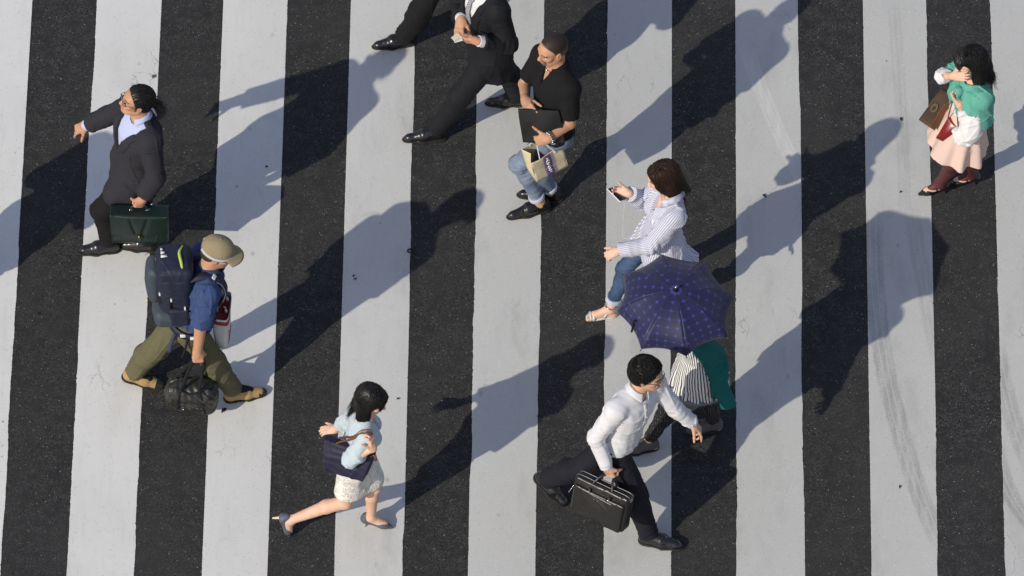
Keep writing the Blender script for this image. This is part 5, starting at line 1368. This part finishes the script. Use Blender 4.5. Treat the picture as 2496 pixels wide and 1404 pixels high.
def paper_bag():
    e1, e2, u = V(.217, .145, 0), V(-.065, .125, 0), V(-.040, .0, .205); o = at(1308, 444, .66)
    kraft = Nodes('kraft_paper'); pq = kraft.coord(); kraft.color(kraft.mix(kraft.noise(pq, 18, 5), (.50, .42, .275), (.63, .55, .385))); kraft.set(rough=.8); kraft.bump(kraft.noise(pq, 26, 4), .4, .006); kraft = kraft.m
    t = Thing('paper_bag', o + e1 / 2 + e2 / 2, 'small kraft paper carrier with a purple printed band and white cord handles', 'paper bag')
    P = lambda a, b, z: o + e1 * a + e2 * b + u * z; n1 = nrm(np.cross(e1, u)); n1 = n1 if n1[1] < 0 else -n1
    m = MB(); wv = lambda a, z: n1 * (.006 * math.sin(a * 7) * z + .004 * math.sin(z * 8 + a * 3))
    m.grid(lambda a, z: P(a, 0, z) + wv(a, z), 18, 12, .0022); m.grid(lambda a, z: P(a, 1, z) - wv(a, z) * .6, 18, 12, .0022)
    for x, s_ in ((0, 1), (1, -1)):
        m.grid(lambda b, z: P(x, b, z) + nrm(e1) * s_ * .040 * z * (1 - abs(2 * b - 1)), 9, 12, .0022)
    m.grid(lambda a, b: P(a, b, 0), 4, 4, .0022); t.add('bag', m, kraft)
    cr = MB(); cr.tube([P(a, 0, .36) + wv(a, .36) + n1 * .0012 for a in np.linspace(.02, .98, 12)], .0016, 4); t.add('crease', cr, kraft)
    lab = MB(); lab.grid(lambda a, z: P(.36 + .24 * a, 0, .02 + .96 * z) + wv(.36 + .24 * a, .02 + .96 * z) + n1 * .0016, 6, 12, .0008); lb = t.add('printed_band', lab, plain('purple_print', (.125, .075, .185), .6, var=.1))
    pk = MB()
    for a, w in ((.335, .010), (.595, .014), (.635, .012), (.668, .007)): pk.grid(lambda s_, z: P(a + w * s_, 0, .02 + .96 * z) + wv(a + w * s_, .02 + .96 * z) + n1 * .0026, 2, 12, .0008)
    t.add('printed_stripe', pk, plain('mauve_print', (.33, .22, .34), .6), parent=lb)
    wr = MB(); S = lambda x, y: P(.47 + x, 0, y) + wv(.47 + x, y) + n1 * .0034
    for st in ([(-.02, .88), (.01, .80), (.05, .74)], [(.03, .86), (-.01, .76), (-.05, .70)], [(-.04, .74), (.06, .72)], [(.0, .64), (.03, .58), (-.02, .54), (.05, .50)], [(-.05, .60), (.06, .62)], [(.02, .46), (-.03, .40), (.04, .36), (-.01, .30)],
               [(-.04, .42), (.06, .40)], [(.05, .32), (-.03, .26), (.03, .22), (.06, .26)], [(-.02, .34), (.02, .20)], [(.0, .18), (.05, .15)]): wr.tube(curve([S(*q) for q in st], 6), .0035, 4)
    t.add('brush_lettering', wr, plain('white_print', (.75, .74, .74), .6), parent=lb)
    g = lerp(P(.35, .5, 1), P_POLO.hand['L']['grip'], 1.0); cord = plain('white_cord', (.72, .71, .69), .7)
    for b in (0, 1):
        h = MB(); h.tube(curve([P(.27, b, .90), P(.28, b, 1.02), lerp(P(.38, .5, 1.3), g, .55), lerp(P(.5, .5, 1.3), g, .75) + UP * .008, lerp(P(.62, .5, 1.3), g, .55), P(.73, b, 1.02), P(.74, b, .90)], 26), .0034, 6); t.add('handle', h, cord)
paper_bag()

def phone():
    W = P_PHONE.wri['R']; c = at(1504, 474, W[2] + .0); ax = nrm(V(.62, -.78, -.04)); n = nrm(V(.38, .10, .9)); R = frame(ax, n); p = lambda x, y, z: c + R @ V(x, y, z)
    t = Thing('phone', c, 'slim white and black phone held out in front of the striped shirt', 'phone')
    m = MB(); m.box(c, R, (.072, .036, .0045), .004); t.add('case', m, plain('white_phone_shell', (.66, .66, .68), .3))
    m = MB(); m.box(p(0, 0, .0045), R, (.066, .0325, .0012)); t.add('screen', m, plain('dark_glass', (.010, .010, .012), .08, spec=.5))
    m = MB(); e = p(.072, .0, 0); m.tube(curve([e, e + V(.004, -.01, -.05), at(1518, 560, c[2] - .34), at(1520, 580, c[2] - .36), at(1536, 578, c[2] - .30), at(1552, 566, c[2] - .22)], 24), .0012, 5); t.add('earphone_cord', m, plain('white_cable', (.70, .70, .70), .5))
phone()

def parasol():
    C = at(1646, 748, 1.43); n = nrm(V(.0, -math.sin(math.radians(8)), math.cos(math.radians(8))))
    def onplane(px, py):
        d = ray(px, py); return CAM + d * (np.dot(C - CAM, n) / np.dot(d, n))
    K = [onplane(*q) for q in ((1610, 622), (1722, 643), (1790, 729), (1773, 822), (1673, 868), (1563, 851), (1505, 762), (1520, 671))]
    A = lift(C + n * .20, 1652, 701, .001); A = C + n * .215
    def rib(i, r):
        th = r * math.radians(78); s_ = math.sin(th) / math.sin(math.radians(78)); h = (math.cos(th) - math.cos(math.radians(78))) / (1 - math.cos(math.radians(78)))
        return C + (K[i % 8] - C) * s_ + n * .215 * h
    def cloth_mat():
        m = Nodes('navy_parasol_print'); q = m.xyz(m.attr('weave')); per = .052
        gu = m.math('ABSOLUTE', m.math('SUBTRACT', m.math('FRACT', m.math('ADD', m.math('DIVIDE', q[0], per), .5)), .5)); gv = m.math('ABSOLUTE', m.math('SUBTRACT', m.math('FRACT', m.math('DIVIDE', q[1], per)), .5))
        ln = m.math('MAXIMUM', m.ramp(gu, .045, .01), m.ramp(gv, .045, .01)); dot = m.ramp(m.math('SQRT', m.math('ADD', m.math('MULTIPLY', gu, gu), m.math('MULTIPLY', gv, gv))), .22, .11)
        br = m.math('ADD', m.math('MULTIPLY', m.noise(m.coord(), 90, 3), .8), .35)
        c = m.mix(m.math('MULTIPLY', m.math('MULTIPLY', ln, br), .17), (.0125, .0125, .055), (.10, .105, .30)); c = m.mix(m.math('MULTIPLY', m.math('MULTIPLY', dot, br), .8), c, (.050, .054, .25))
        m.color(c); m.set(rough=.55, spec=.35, sheen=.1); m.bump(m.noise(m.coord(), 420, 2), .2, .001); return m.m
    M = cloth_mat(); t = Thing('parasol', V(C[0], C[1], C[2] - .55), 'open navy blue parasol printed with a dotted check, seen from above', 'umbrella')
    vs, fs, uv = [], [], []; nr, ns = 16, 13
    for i in range(8):
        b = len(vs); wmax = np.linalg.norm(K[(i + 1) % 8] - K[i])
        for a in range(nr):
            r = a / (nr - 1)
            for j in range(ns):
                s_ = j / (ns - 1); p0, p1 = rib(i, r), rib(i + 1, r); bow = 4 * s_ * (1 - s_); q = lerp(p0, p1, s_)
                q = q + (A - q) * (.075 * bow * r ** 3) - n * .010 * bow * r
                vs.append(q); uv.append(((s_ - .5) * wmax * r, r * .43, 0))
        fs += [[b + a * ns + j, b + (a + 1) * ns + j, b + (a + 1) * ns + j + 1, b + a * ns + j + 1] for a in range(nr - 1) for j in range(ns - 1)]
    me = make_mesh('canopy', np.array(vs), np.array(fs), M, t.base, attrs={'weave': np.array(uv)}); can = link('canopy', me, t.o); md = can.modifiers.new('thickness', 'SOLIDIFY'); md.thickness = .0015; md.offset = -1
    for i in range(8):
        m = MB(); m.tube([rib(i, r) - n * .006 for r in np.linspace(.02, 1.0, 12)] + [rib(i, 1.0) + nrm(K[i] - C) * .012 - n * .006], .0022, 5); rb = t.add('rib', m, M_STEEL)
        m = MB(); m.tube([rib(i, .55) - n * .008, C - n * .04], .0018, 5); t.add('stretcher', m, M_STEEL, parent=rb)
        m = MB(); e = rib(i, 1.0) + nrm(K[i] - C) * .010 - n * .005; m.ball(e, .0045, n=6); t.add('rib_tip', m, M_GLASS_RIM, parent=rb)
    m = MB(); m.tube([A + n * .035, C - n * .37], .006, 8); t.add('pole', m, M_STEEL)
    m = MB(); m.tube([A + n * .000, A + n * .012, A + n * .040], [.016, .008, .006], 10); fe = t.add('ferrule', m, M_GLASS_RIM); m = MB(); m.ball(A + n * .040, .010, n=8); t.add('tip', m, M_STEEL, parent=fe)
    m = MB(); e = C - n * .37; m.tube(curve([e + n * .10, e, e - n * .06, e - n * .10 + V(.02, 0, 0), e - n * .10 + V(.05, 0, 0), e - n * .06 + V(.06, 0, 0)], 16), .011, 8); t.add('handle', m, plain('dark_wood', (.05, .028, .018), .35))
    m = MB(); e = lerp(rib(5, .97), rib(6, .97), .42) + n * .004; e2 = lerp(rib(5, .80), rib(6, .80), .5) + n * .012
    m.ribbon(curve([e, lerp(e, e2, .5) + n * .012, e2 + n * .010, e2 + V(.022, .012, .006), e2 + V(.028, -.006, -.004)], 16), [n + V(.3, -.4, 0)] * 17, .014, .002); t.add('closing_strap', m, M_BLACK_WEB)
parasol()

def tote():
    bc, tc = at(846, 1144, .84), at(853, 1084, 1.065); ax = az(-20); th = V(-ax[1], ax[0], 0); m_ = cloth('navy_canvas', (.0135, .013, .033), .6, .2, 500, .3, spec=.3)
    t = Thing('tote_bag', bc, 'navy canvas tote with brown leather handles hung from the shoulder of the pale blue cardigan', 'bag')
    def f(P):
        q = P - bc; U = tc - bc; z = (q @ U) / np.dot(U, U); zc = np.clip(z, 0, 1); r = q - zc[:, None] * U
        a = np.abs(r @ ax) - (.140 + .040 * zc); b = np.abs(r @ th) - (.080 - .052 * zc + .010 * np.sin(zc * 3.1)); c = (np.abs(z - .5) - .5) * np.linalg.norm(U)
        m = np.stack([a, b, c], 1) + .010; return np.linalg.norm(np.maximum(m, 0), axis=1) + np.minimum(m.max(1), 0) - .010
    t.sdf('body', [cust(f, np.minimum(bc, tc) - .26, np.maximum(bc, tc) + .26)], .005, m_, disp=folds(.006, 24, 5, joints=[(lerp(bc, tc, .5), nrm(V(.3, 0, 1)), .14, .003)]))
    br = leather('brown_bridle_leather', (.145, .058, .028), .45); sh = P_TOTE.sho['R'] + V(.0, .0, .075)
    for g in (1, -1):
        h = MB(); e = tc + th * .024 * g
        pts = curve([e - ax * .085 - UP * .05, e - ax * .080 + UP * .01, lerp(e - ax * .06, sh - ax * .045, .6) - V(0, .03, 0), sh - ax * .030 + th * .012 * g - V(0, .01, .012), sh + ax * .030 + th * .012 * g - V(0, .01, .012), lerp(e + ax * .07, sh + ax * .05, .6) - V(0, .04, 0), e + ax * .085 + UP * .01, e + ax * .090 - UP * .05], 40)
        h.ribbon(pts, [V(0, -1, .35)] * 41, .015, .006); hh = t.add('handle', h, br)
        for s_ in (-1, 1):
            q = MB(); q.box(e + ax * .088 * s_ - UP * .055 - th * .006 * (-g), frame(ax, UP), (.016, .007, .030), .004); t.add('handle_patch', q, br, parent=hh)
    q = MB(); q.poly([tc + ax * .17 + V(0, -.03, z) + ax * x for x, z in ((-.02, .0), (.02, .0), (.022, -.05), (0, -.065), (-.022, -.05))], V(0, -1, .4), .004); t.add('leather_flap', q, br)
tote()

def duffel():
    G = P_PACK.hand['R']['grip']; c = at(468, 962, .25); R = bag_frame(-6); p = lambda x, y, z: c + R @ V(x, y, z); m_ = leather('black_coated_nylon', (.022, .022, .020), .42, spec=.4, bump=.5)
    t = Thing('duffel_bag', p(0, 0, -.15), 'slumped black nylon duffel bag held low in the backpacker\'s right hand', 'bag')
    J = [(p(-.08, -.05, .08), R[:, 0], .10, .006), (p(.08, -.06, .06), nrm(V(.6, .2, .7)), .10, .006), (p(0, -.09, -.03), UP, .10, .005), (p(.12, 0, .05), R[:, 0], .08, .005)]
    t.sdf('body', [rbox(c, R, (.165, .095, .115), .055, puff=(.012, .018, .014)), rbox(p(-.01, 0, .075), R, (.12, .06, .06), .05, .06)], .005, m_, disp=folds(.012, 30, 24, joints=J))
    pk = t.sdf('front_pocket', [rbox(p(.02, -.108, -.025), R, (.075, .018, .035), .014)], .005, m_, disp=folds(.004, 40, 3)); z = MB(); z.tube([p(-.05, -.128, .004), p(.09, -.128, -.006)], .003, 5); t.add('zip', z, M_GLASS_RIM, parent=pk); z = MB(); z.ball(p(-.045, -.130, -.006), .006, n=5); t.add('zip_pull', z, M_STEEL, parent=pk)
    for y in (-.085, .085):
        h = MB(); pts = curve([p(-.085, y * 1.25, -.05), p(-.082, y * 1.25, .06), p(-.062, y * .9, .14), G + V(-.035, y * .12, -.012), G + V(.035, y * .12, -.012), p(.062, y * .9, .14), p(.082, y * 1.25, .06), p(.085, y * 1.25, -.05)], 40); h.ribbon(pts, [R @ V(0, -1, .2)] * 41, .024, .004); t.add('handle', h, M_BLACK_WEB)
    s = MB(); s.tube(curve([p(-.165, -.02, .06), p(-.10, -.06, .135), p(.0, -.10, .125), p(.10, -.06, .15), p(.165, .0, .07)], 24), .006, 6); t.add('piping', s, M_BLACK_WEB)
duffel()

def shopping_bag():
    W = P_PACK.hand['L']['grip']; c = at(541, 782, .70); R = bag_frame(-4, (.10, .0, 1)); p = lambda x, y, z: c + R @ V(x, y, z); wh = plain('white_poly', (.60, .60, .585), .4, var=.08, sc=9); rd = plain('red_print', (.33, .022, .020), .45)
    t = Thing('shopping_bag', p(0, 0, -.17), 'white shopping bag with red bands carried in front of the backpacker', 'shopping bag')
    def wall(u, z, o=0.0):
        a = u * 2 * math.pi; ca, sa = math.cos(a), math.sin(a); e = .45; x = .062 * math.copysign(abs(ca) ** e, ca) + o * ca; y = .125 * math.copysign(abs(sa) ** e, sa) + o * sa
        k = .80 + .2 * z + .03 * math.sin(a * 3 + z * 6); return p(x * k, y * k, -.165 + .33 * z + .008 * math.sin(a * 2))
    m = MB(); m.grid(lambda u, z: wall(u, z), 60, 22, .002); m.grid(lambda u, v: lerp(p(0, 0, -.163), wall(u, 0), v), 60, 3); t.add('bag', m, wh)
    m = MB(); m.grid(lambda u, z: wall(u, .80 + .13 * z, .0025), 60, 4, .0015); t.add('red_band', m, rd); m = MB(); m.grid(lambda u, z: wall(.93 + .10 * u, .02 + .52 * z * (1 - .6 * u), .0028), 8, 10, .0015); t.add('red_corner', m, rd)
    m = MB(); m.grid(lambda u, v: lerp(p(.01, .01, .125), wall(u, .86, -.002), v) + UP * .012 * math.sin(v * 9 + u * 12), 40, 6, .002); t.add('contents', m, plain('red_wrapped_box', (.30, .03, .026), .5, var=.2))
    for y in (-.05, .05):
        h = MB(); h.ribbon(curve([p(-.03, y, .15), p(-.02, y, .20), W + V(-.005, y * .1, 0), W + V(.015, y * .1, 0), p(.03, y, .20), p(.04, y, .15)], 18), [V(0, -1, .2)] * 19, .018, .002); t.add('handle', h, wh)
shopping_bag()

def backpack():
    s = P_PACK; ax = nrm(s.axis + V(.26, 0, .02)); f = az(4); R3 = frame(f, ax); R = np.stack([R3[:, 1], -R3[:, 0], R3[:, 2]], 1)      # x his left, y backwards, z up
    c = s.tp(.62, 0, -.225) + V(.055, 0, 0); p = lambda x, y, z: c + R @ V(x, y, z)
    nv = cloth('navy_ripstop', (.0125, .0155, .034), .6, .25, 400, .4, spec=.35); sl = cloth('slate_blue_nylon', (.040, .053, .072), .6, .15, 400, .3, spec=.3); lm = plain('lime_trim', (.42, .50, .10), .6); wt = plain('white_buckle', (.66, .66, .66), .4)
    t = Thing('backpack', p(0, 0, -.27), 'large navy hiking backpack with lime zip and white triangle emblem', 'backpack')
    J = [(p(0, .08, .02), ax, .18, .004), (p(-.14, 0, 0), ax, .14, .004)]
    t.sdf('main_pack', [rbox(p(0, 0, -.02), R, (.145, .105, .245), .06, puff=(.012, .02, 0)), rbox(p(0, .02, .10), R, (.135, .10, .13), .06, .03)], .0055, nv, disp=folds(.007, 30, 33, joints=J))
    lid = t.sdf('lid', [rbox(p(0, .005, .225), R, (.140, .115, .055), .045, puff=(.0, .01, .018))], .0055, nv, disp=folds(.006, 34, 34))
    z = MB(); z.tube(curve([p(.10, -.055, .285), p(.03, -.03, .302), p(-.06, -.04, .296), p(-.125, -.045, .262)], 22), [.005 + .006 * math.sin(math.pi * i / 22) for i in range(23)], 6); t.add('lime_zip', z, lm, parent=lid)
    fl = t.sdf('hood_pocket', [rbox(p(.045, .145, .01), R, (.095, .045, .17), .045, puff=(0, .02, 0))], .0055, sl, disp=folds(.004, 20, 35))
    t.sdf('bottom_pocket', [rbox(p(-.02, .055, -.215), R, (.150, .105, .075), .05, puff=(.01, .01, .01))], .0055, sl, disp=folds(.004, 20, 36)); z = MB(); z.tube(curve([p(.12, .17, -.21), p(0, .175, -.215), p(-.14, .12, -.21), p(-.17, .0, -.20)], 16), .0035, 5); t.add('bottom_zip', z, M_BLACK_WEB)
    t.sdf('side_pocket', [rbox(p(-.160, -.01, -.16), R, (.022, .065, .085), .018)], .0055, nv, disp=folds(.004, 40, 37))
    # white triangle of three slanted bars on the lid
    e = MB(); 
    for k, (x0, x1, h) in enumerate(((-.045, -.025, .016), (-.018, .004, .030), (.012, .036, .046))):
        b = p(.035, .075, .300); q4 = [b + R @ V(a_, -b_ + .02, .0) for a_, b_ in ((-x0, 0), (-x1, 0), (-x1 + .004, h), (-x0 - .003, h * .82))]; e.poly(q4 if np.dot(np.cross(q4[1] - q4[0], q4[2] - q4[1]), R[:, 2]) > 0 else q4[::-1], R[:, 2], .003)
    t.add('emblem', e, wt, parent=lid)
    for x, y, z_ in ((.06, .125, .20), (-.11, .115, .045), (-.155, .04, .03), (-.155, -.05, -.07)):
        q = MB(); q.box(p(x, y, z_), R, (.016, .006, .010), .003); bk = t.add('buckle', q, wt)
        q = MB(); q.ribbon(curve([p(x, y + .004, z_), p(x * 1.02, y + .012, z_ - .05), p(x, y + .006, z_ - .12)], 8), [R @ V(-.4 if x < 0 else .1, 1, 0)] * 9, .014, .003); t.add('webbing', q, M_BLACK_WEB, parent=bk)
    q = MB(); q.tube(curve([p(.10, .14, .19), p(.14, .17, .17), p(.16, .20, .12)], 8), .0018, 4); t.add('cord', q, M_BLACK_WEB)
    q = MB(); q.ball(p(.05, .20, -.235), (.014, .008, .018), R, 7); t.add('lime_tag', q, lm)
    # straps over the shoulders and round the hips
    for d, g in (('R', -1), ('L', 1)):
        S = s.sho[d]; o = lambda t_, la, fr: s.tp(t_, la * g, fr)
        pts = curve([o(.96, .085, -.15), o(1.045, .085, -.075), o(1.06, .090, .005), o(1.0, .10, .085), o(.86, .125, .132), o(.68, .150, .118), o(.52, .172, .04), o(.42, .165, -.06), o(.36, .13, -.13)], 40)
        N = [nrm(q - s.tp(min(max(np.dot(q - s.pel, s.axis) / s.TL, 0), .86), .06 * g, -.02)) for q in pts]
        m = MB(); m.ribbon(pts, N, .062, .014); st = t.add('shoulder_strap', m, nv); m = MB(); k = np.cross(np.gradient(np.array(pts), axis=0), np.array(N)); k /= np.linalg.norm(k, axis=1, keepdims=True)
        m.tube([q + a * .033 * (1 if np.dot(a, s.latS) * g > 0 else -1) + n_ * .006 for q, a, n_ in zip(pts[10:24], k[10:24], N[10:24])], .0035, 5); t.add('strap_piping', m, M_GREYBAND, parent=st); m = MB(); m.box(pts[11] + N[11] * .010, frame(N[11], UP), (.004, .020, .014), .003); t.add('strap_buckle', m, wt, parent=st)
    hb = MB(); pts = [s.tp(.13, .215 * math.cos(a), .165 * math.sin(a) - .01) for a in np.linspace(-2.9, -2.9 + 5.4, 44)]; pts = [s.tp(.10 + .02 * math.sin(a), (.205) * math.sin(a), -.165 * math.cos(a)) for a in np.linspace(.35, 2 * math.pi - .35, 44)]
    hb.ribbon(pts, [q - s.tp(.10, 0, 0) for q in pts], .055, .012); bl = t.add('hip_belt', hb, nv)
    for y in (.04, -.03): q = MB(); b = s.tp(.10, -.212, y); q.box(b, frame(f, UP), (.018, .007, .012), .003); t.add('belt_buckle', q, wt, parent=bl)
    q = MB(); b = s.tp(.06, -.195, -.08); q.ribbon(curve([b, b + V(-.03, -.02, -.09), b + V(-.04, -.01, -.19)], 10), [V(0, -1, .1)] * 11, .030, .003); t.add('loose_strap', q, cloth('violet_webbing', (.045, .045, .085), .8))
    q = MB(); b = s.tp(.06, -.20, .01); q.ribbon(curve([b, b + V(-.02, -.02, -.10), b + V(-.045, -.015, -.20)], 10), [V(0, -1, .1)] * 11, .016, .003); t.add('loose_strap', q, M_BLACK_WEB)
backpack()

def shawl_bags():
    G = P_SHAWL.hand['L']['grip']; u = nrm(V(.175, .208, .169)); o = at(2259, 305, .83)
    n = V(-.178, -.168, .389); R3 = frame(u, n); p = lambda x, y, z: o + R3 @ V(x, y, z); w, dp, L = .046, .056, .27; dk = leather('dark_brown_paper', (.062, .036, .022), .6, spec=.25); br = leather('tan_brown_paper', (.27, .125, .058), .6, spec=.25)
    t = Thing('paper_bag', o, 'tall dark brown paper bag with a pale oval emblem, dangling from raised fingers', 'paper bag')
    m = MB()
    m.grid(lambda a, b: p(L * a, w * (2 * b - 1), dp * (1 - .5 * a) + .004 * math.sin(9 * a)), 16, 10, .0022); m.grid(lambda a, b: p(L * a, w * (2 * b - 1), -dp * (1 - .5 * a)), 16, 10, .0022); t.add('panel', m, dk)
    for g in (-1, 1): m = MB(); m.grid(lambda a, b: p(L * a, w * g * (1 - .25 * a * (1 - abs(2 * b - 1))), dp * (1 - .5 * a) * (2 * b - 1)), 16, 9, .0022); t.add('gusset', m, br)
    m = MB(); m.grid(lambda a, b: p(.001, w * (2 * a - 1), dp * (2 * b - 1)), 6, 6, .0022); t.add('bottom', m, br)
    em = MB(); em.tube([p(.125 + .030 * math.cos(a), .030 * math.sin(a) * .7, dp * .78 + .005) for a in np.linspace(0, 6.28, 28, endpoint=False)], .0024, 5, True); em.tube([p(.125 + .021 * math.cos(a), .021 * math.sin(a) * .7, dp * .78 + .005) for a in np.linspace(0, 6.28, 24, endpoint=False)], .0016, 5, True)
    t.add('emblem', em, plain('pale_gold_print', (.22, .165, .095), .6))
    for z in (-.02, .02): h = MB(); h.tube(curve([p(L - .01, -.05, z), p(L + .05, -.03, z), G, p(L + .05, .03, z), p(L - .01, .05, z)], 20), .003, 5); t.add('handle', h, dk)
    q = [at(2311, 286, .93), at(2336, 314, .90), at(2304, 348, .76), at(2281, 337, .78)]; n2 = V(-.35, -.8, .45)
    t = Thing('handbag', (q[2] + q[3]) / 2, 'glossy dark red handbag pressed between the pink skirt and the brown paper bag', 'handbag')
    m = MB(); nn = nrm(n2); m.grid(lambda a, b: lerp(lerp(q[0], q[1], a), lerp(q[3], q[2], a), b) + nn * .016 * math.sin(a * math.pi) * math.sin(b * math.pi), 14, 14, -.055); rl = leather('dark_red_leather', (.175, .010, .012), .3, spec=.5); t.add('body', m, rl)
    h = MB(); h.tube(curve([q[0], lerp(q[0], G, .6), G + V(.01, 0, -.01), lerp(q[1], G, .6), q[1]], 18), .0045, 6); t.add('handle', h, rl); z = MB(); z.tube([lerp(q[3], q[2], a) + nn * .006 + UP * .012 for a in np.linspace(.1, .9, 8)], .0022, 4); t.add('piping', z, M_STEEL)
    c = at(2350, 334, .90); t = Thing('pouch', c - UP * .08, 'crumpled white cloth pouch hanging below the wide white sleeve', 'pouch')
    R = frame(az(-12), V(-.1, .3, 1)); t.sdf('body', [rbox(c, R, (.070, .035, .058), .03, puff=(.006, .01, .006)), rc(c + V(.03, 0, .05), c + V(.055, .02, .10), .035, .018, .04)], .005, M_WHITE_KNIT, disp=folds(.012, 40, 44)); h = MB(); h.tube(curve([c + V(-.03, 0, .055), c + V(.0, .02, .13), c + V(.05, .03, .09)], 12), .004, 6); t.add('cord', h, M_WHITE_KNIT)
shawl_bags()

def cards():
    c = at(1116, 96, P_SUIT.wri['L'][2] + .025); cols = (('white_card', (.72, .72, .68)), ('green_card', (.52, .58, .40)), ('yellow_card', (.68, .66, .50)))
    labs = ('white card at the bottom of the small stack in the suited man\'s fingers', 'green card in the middle of the small stack in the suited man\'s fingers', 'yellow card on top of the small stack in the suited man\'s fingers')
    for i, (nm, col) in enumerate(cols):
        R = frame(az(200 + 14 * i), V(-.15, -.3, 1)); m = MB(); o = c + V(-.007 * i, .008 * i, .003 * i); m.box(o, R, (.030, .019, .0006)); v, f = m.data()
        k = link('card', make_mesh('card', v, f, plain(nm, col, .4), o, smooth=False), base=o); tag(k, labs[i], 'card', 'cards in the suited man\'s hands')
cards()

# ------------------------------------------------------------------ litter on the crossing
def litter():
    rg = np.random.RandomState(11); dk = plain('dry_dark_leaf', (.022, .018, .014), .7); gy = plain('grey_grit', (.10, .095, .085), .8)
    def leaf(px, py, L, W, a, lab, mat=dk, curl=.012, name='leaf'):
        L, W, curl = L * .7, W * .7, curl * .6
        c = at(px, py, .0052); m = MB(); ax = az(a); sd = V(-ax[1], ax[0], 0)
        m.grid(lambda u, v: c + ax * (u - .5) * L + sd * (v - .5) * 2 * W * max(.04, math.sin(math.pi * min(max(u, .02), .98)) ** .8) + UP * (curl * (2 * v - 1) ** 2 * math.sin(math.pi * u) + .004 * math.sin(u * 5) ** 2 + .0015), 9, 7, .0012)
        v, f = m.data(); o = link(name, make_mesh(name, v, f, mat, c), base=c); tag(o, lab, 'litter', 'litter lying on the crossing')
    leaf(546, 1001, .075, .016, 50, 'dark curled leaf on the white stripe under the backpacker\'s front boot', curl=.02)
    leaf(375, 187, .050, .018, 60, 'grey smudged scrap at the stripe edge above the ponytail', gy); leaf(2196, 291, .055, .010, -75, 'dark twig-like scrap on the white stripe left of the brown paper bag')
    leaf(1863, 478, .060, .012, -50, 'thin dark leaf on the white stripe right of the striped shirt'); leaf(2195, 469, .024, .010, 20, 'small dark speck of leaf left of the patent shoes')
    leaf(650, 407, .028, .010, 10, 'tiny black crumb inside the shadow of the blazer man'); leaf(862, 673, .034, .006, 70, 'upper sliver of the dark scraps in the backpacker\'s shadow'); leaf(866, 681, .036, .007, 5, 'lower sliver of the dark scraps in the backpacker\'s shadow')
    leaf(970, 973, .032, .010, 15, 'little dark scrap on the stripe right of the long haired woman\'s head'); leaf(2193, 1187, .045, .005, 85, 'thin dark stalk on the tyre marked stripe near the lower right')
    c = at(1001, 611, .012); m = MB(); m.tube([c + V(.022 * math.cos(a), .018 * math.sin(a), .003 * math.sin(2 * a)) for a in np.linspace(0, 6.28, 18, endpoint=False)], .005, 6, True); m.tube(curve([c + V(.018, -.008, 0), c + V(.035, -.02, -.003), c + V(.03, -.035, -.005)], 8), .0045, 6)
    v, f = m.data(); o = link('rubber_ring', make_mesh('rubber_ring', v, f, M_SOLE, c), base=c); tag(o, 'small black rubber ring at the edge of a white stripe', 'litter', 'litter lying on the crossing')
litter()

# ------------------------------------------------------------------ the passer-by just outside the left edge, whose shadow falls into the picture
def copy_tree(o, parent=None):
    c = o.copy(); SC.collection.objects.link(c); c.parent = parent
    for ch in list(o.children): copy_tree(ch, c)
    return c
def passer_by():
    o = copy_tree(P_SUIT.o); src = at(1180, 295); dst = at(-262, 790); o.location = V(P_SUIT.o.location) + (dst - src)
    o['label'] = 'dark suited man beyond the left edge of the picture, known by his shadow'
passer_by()
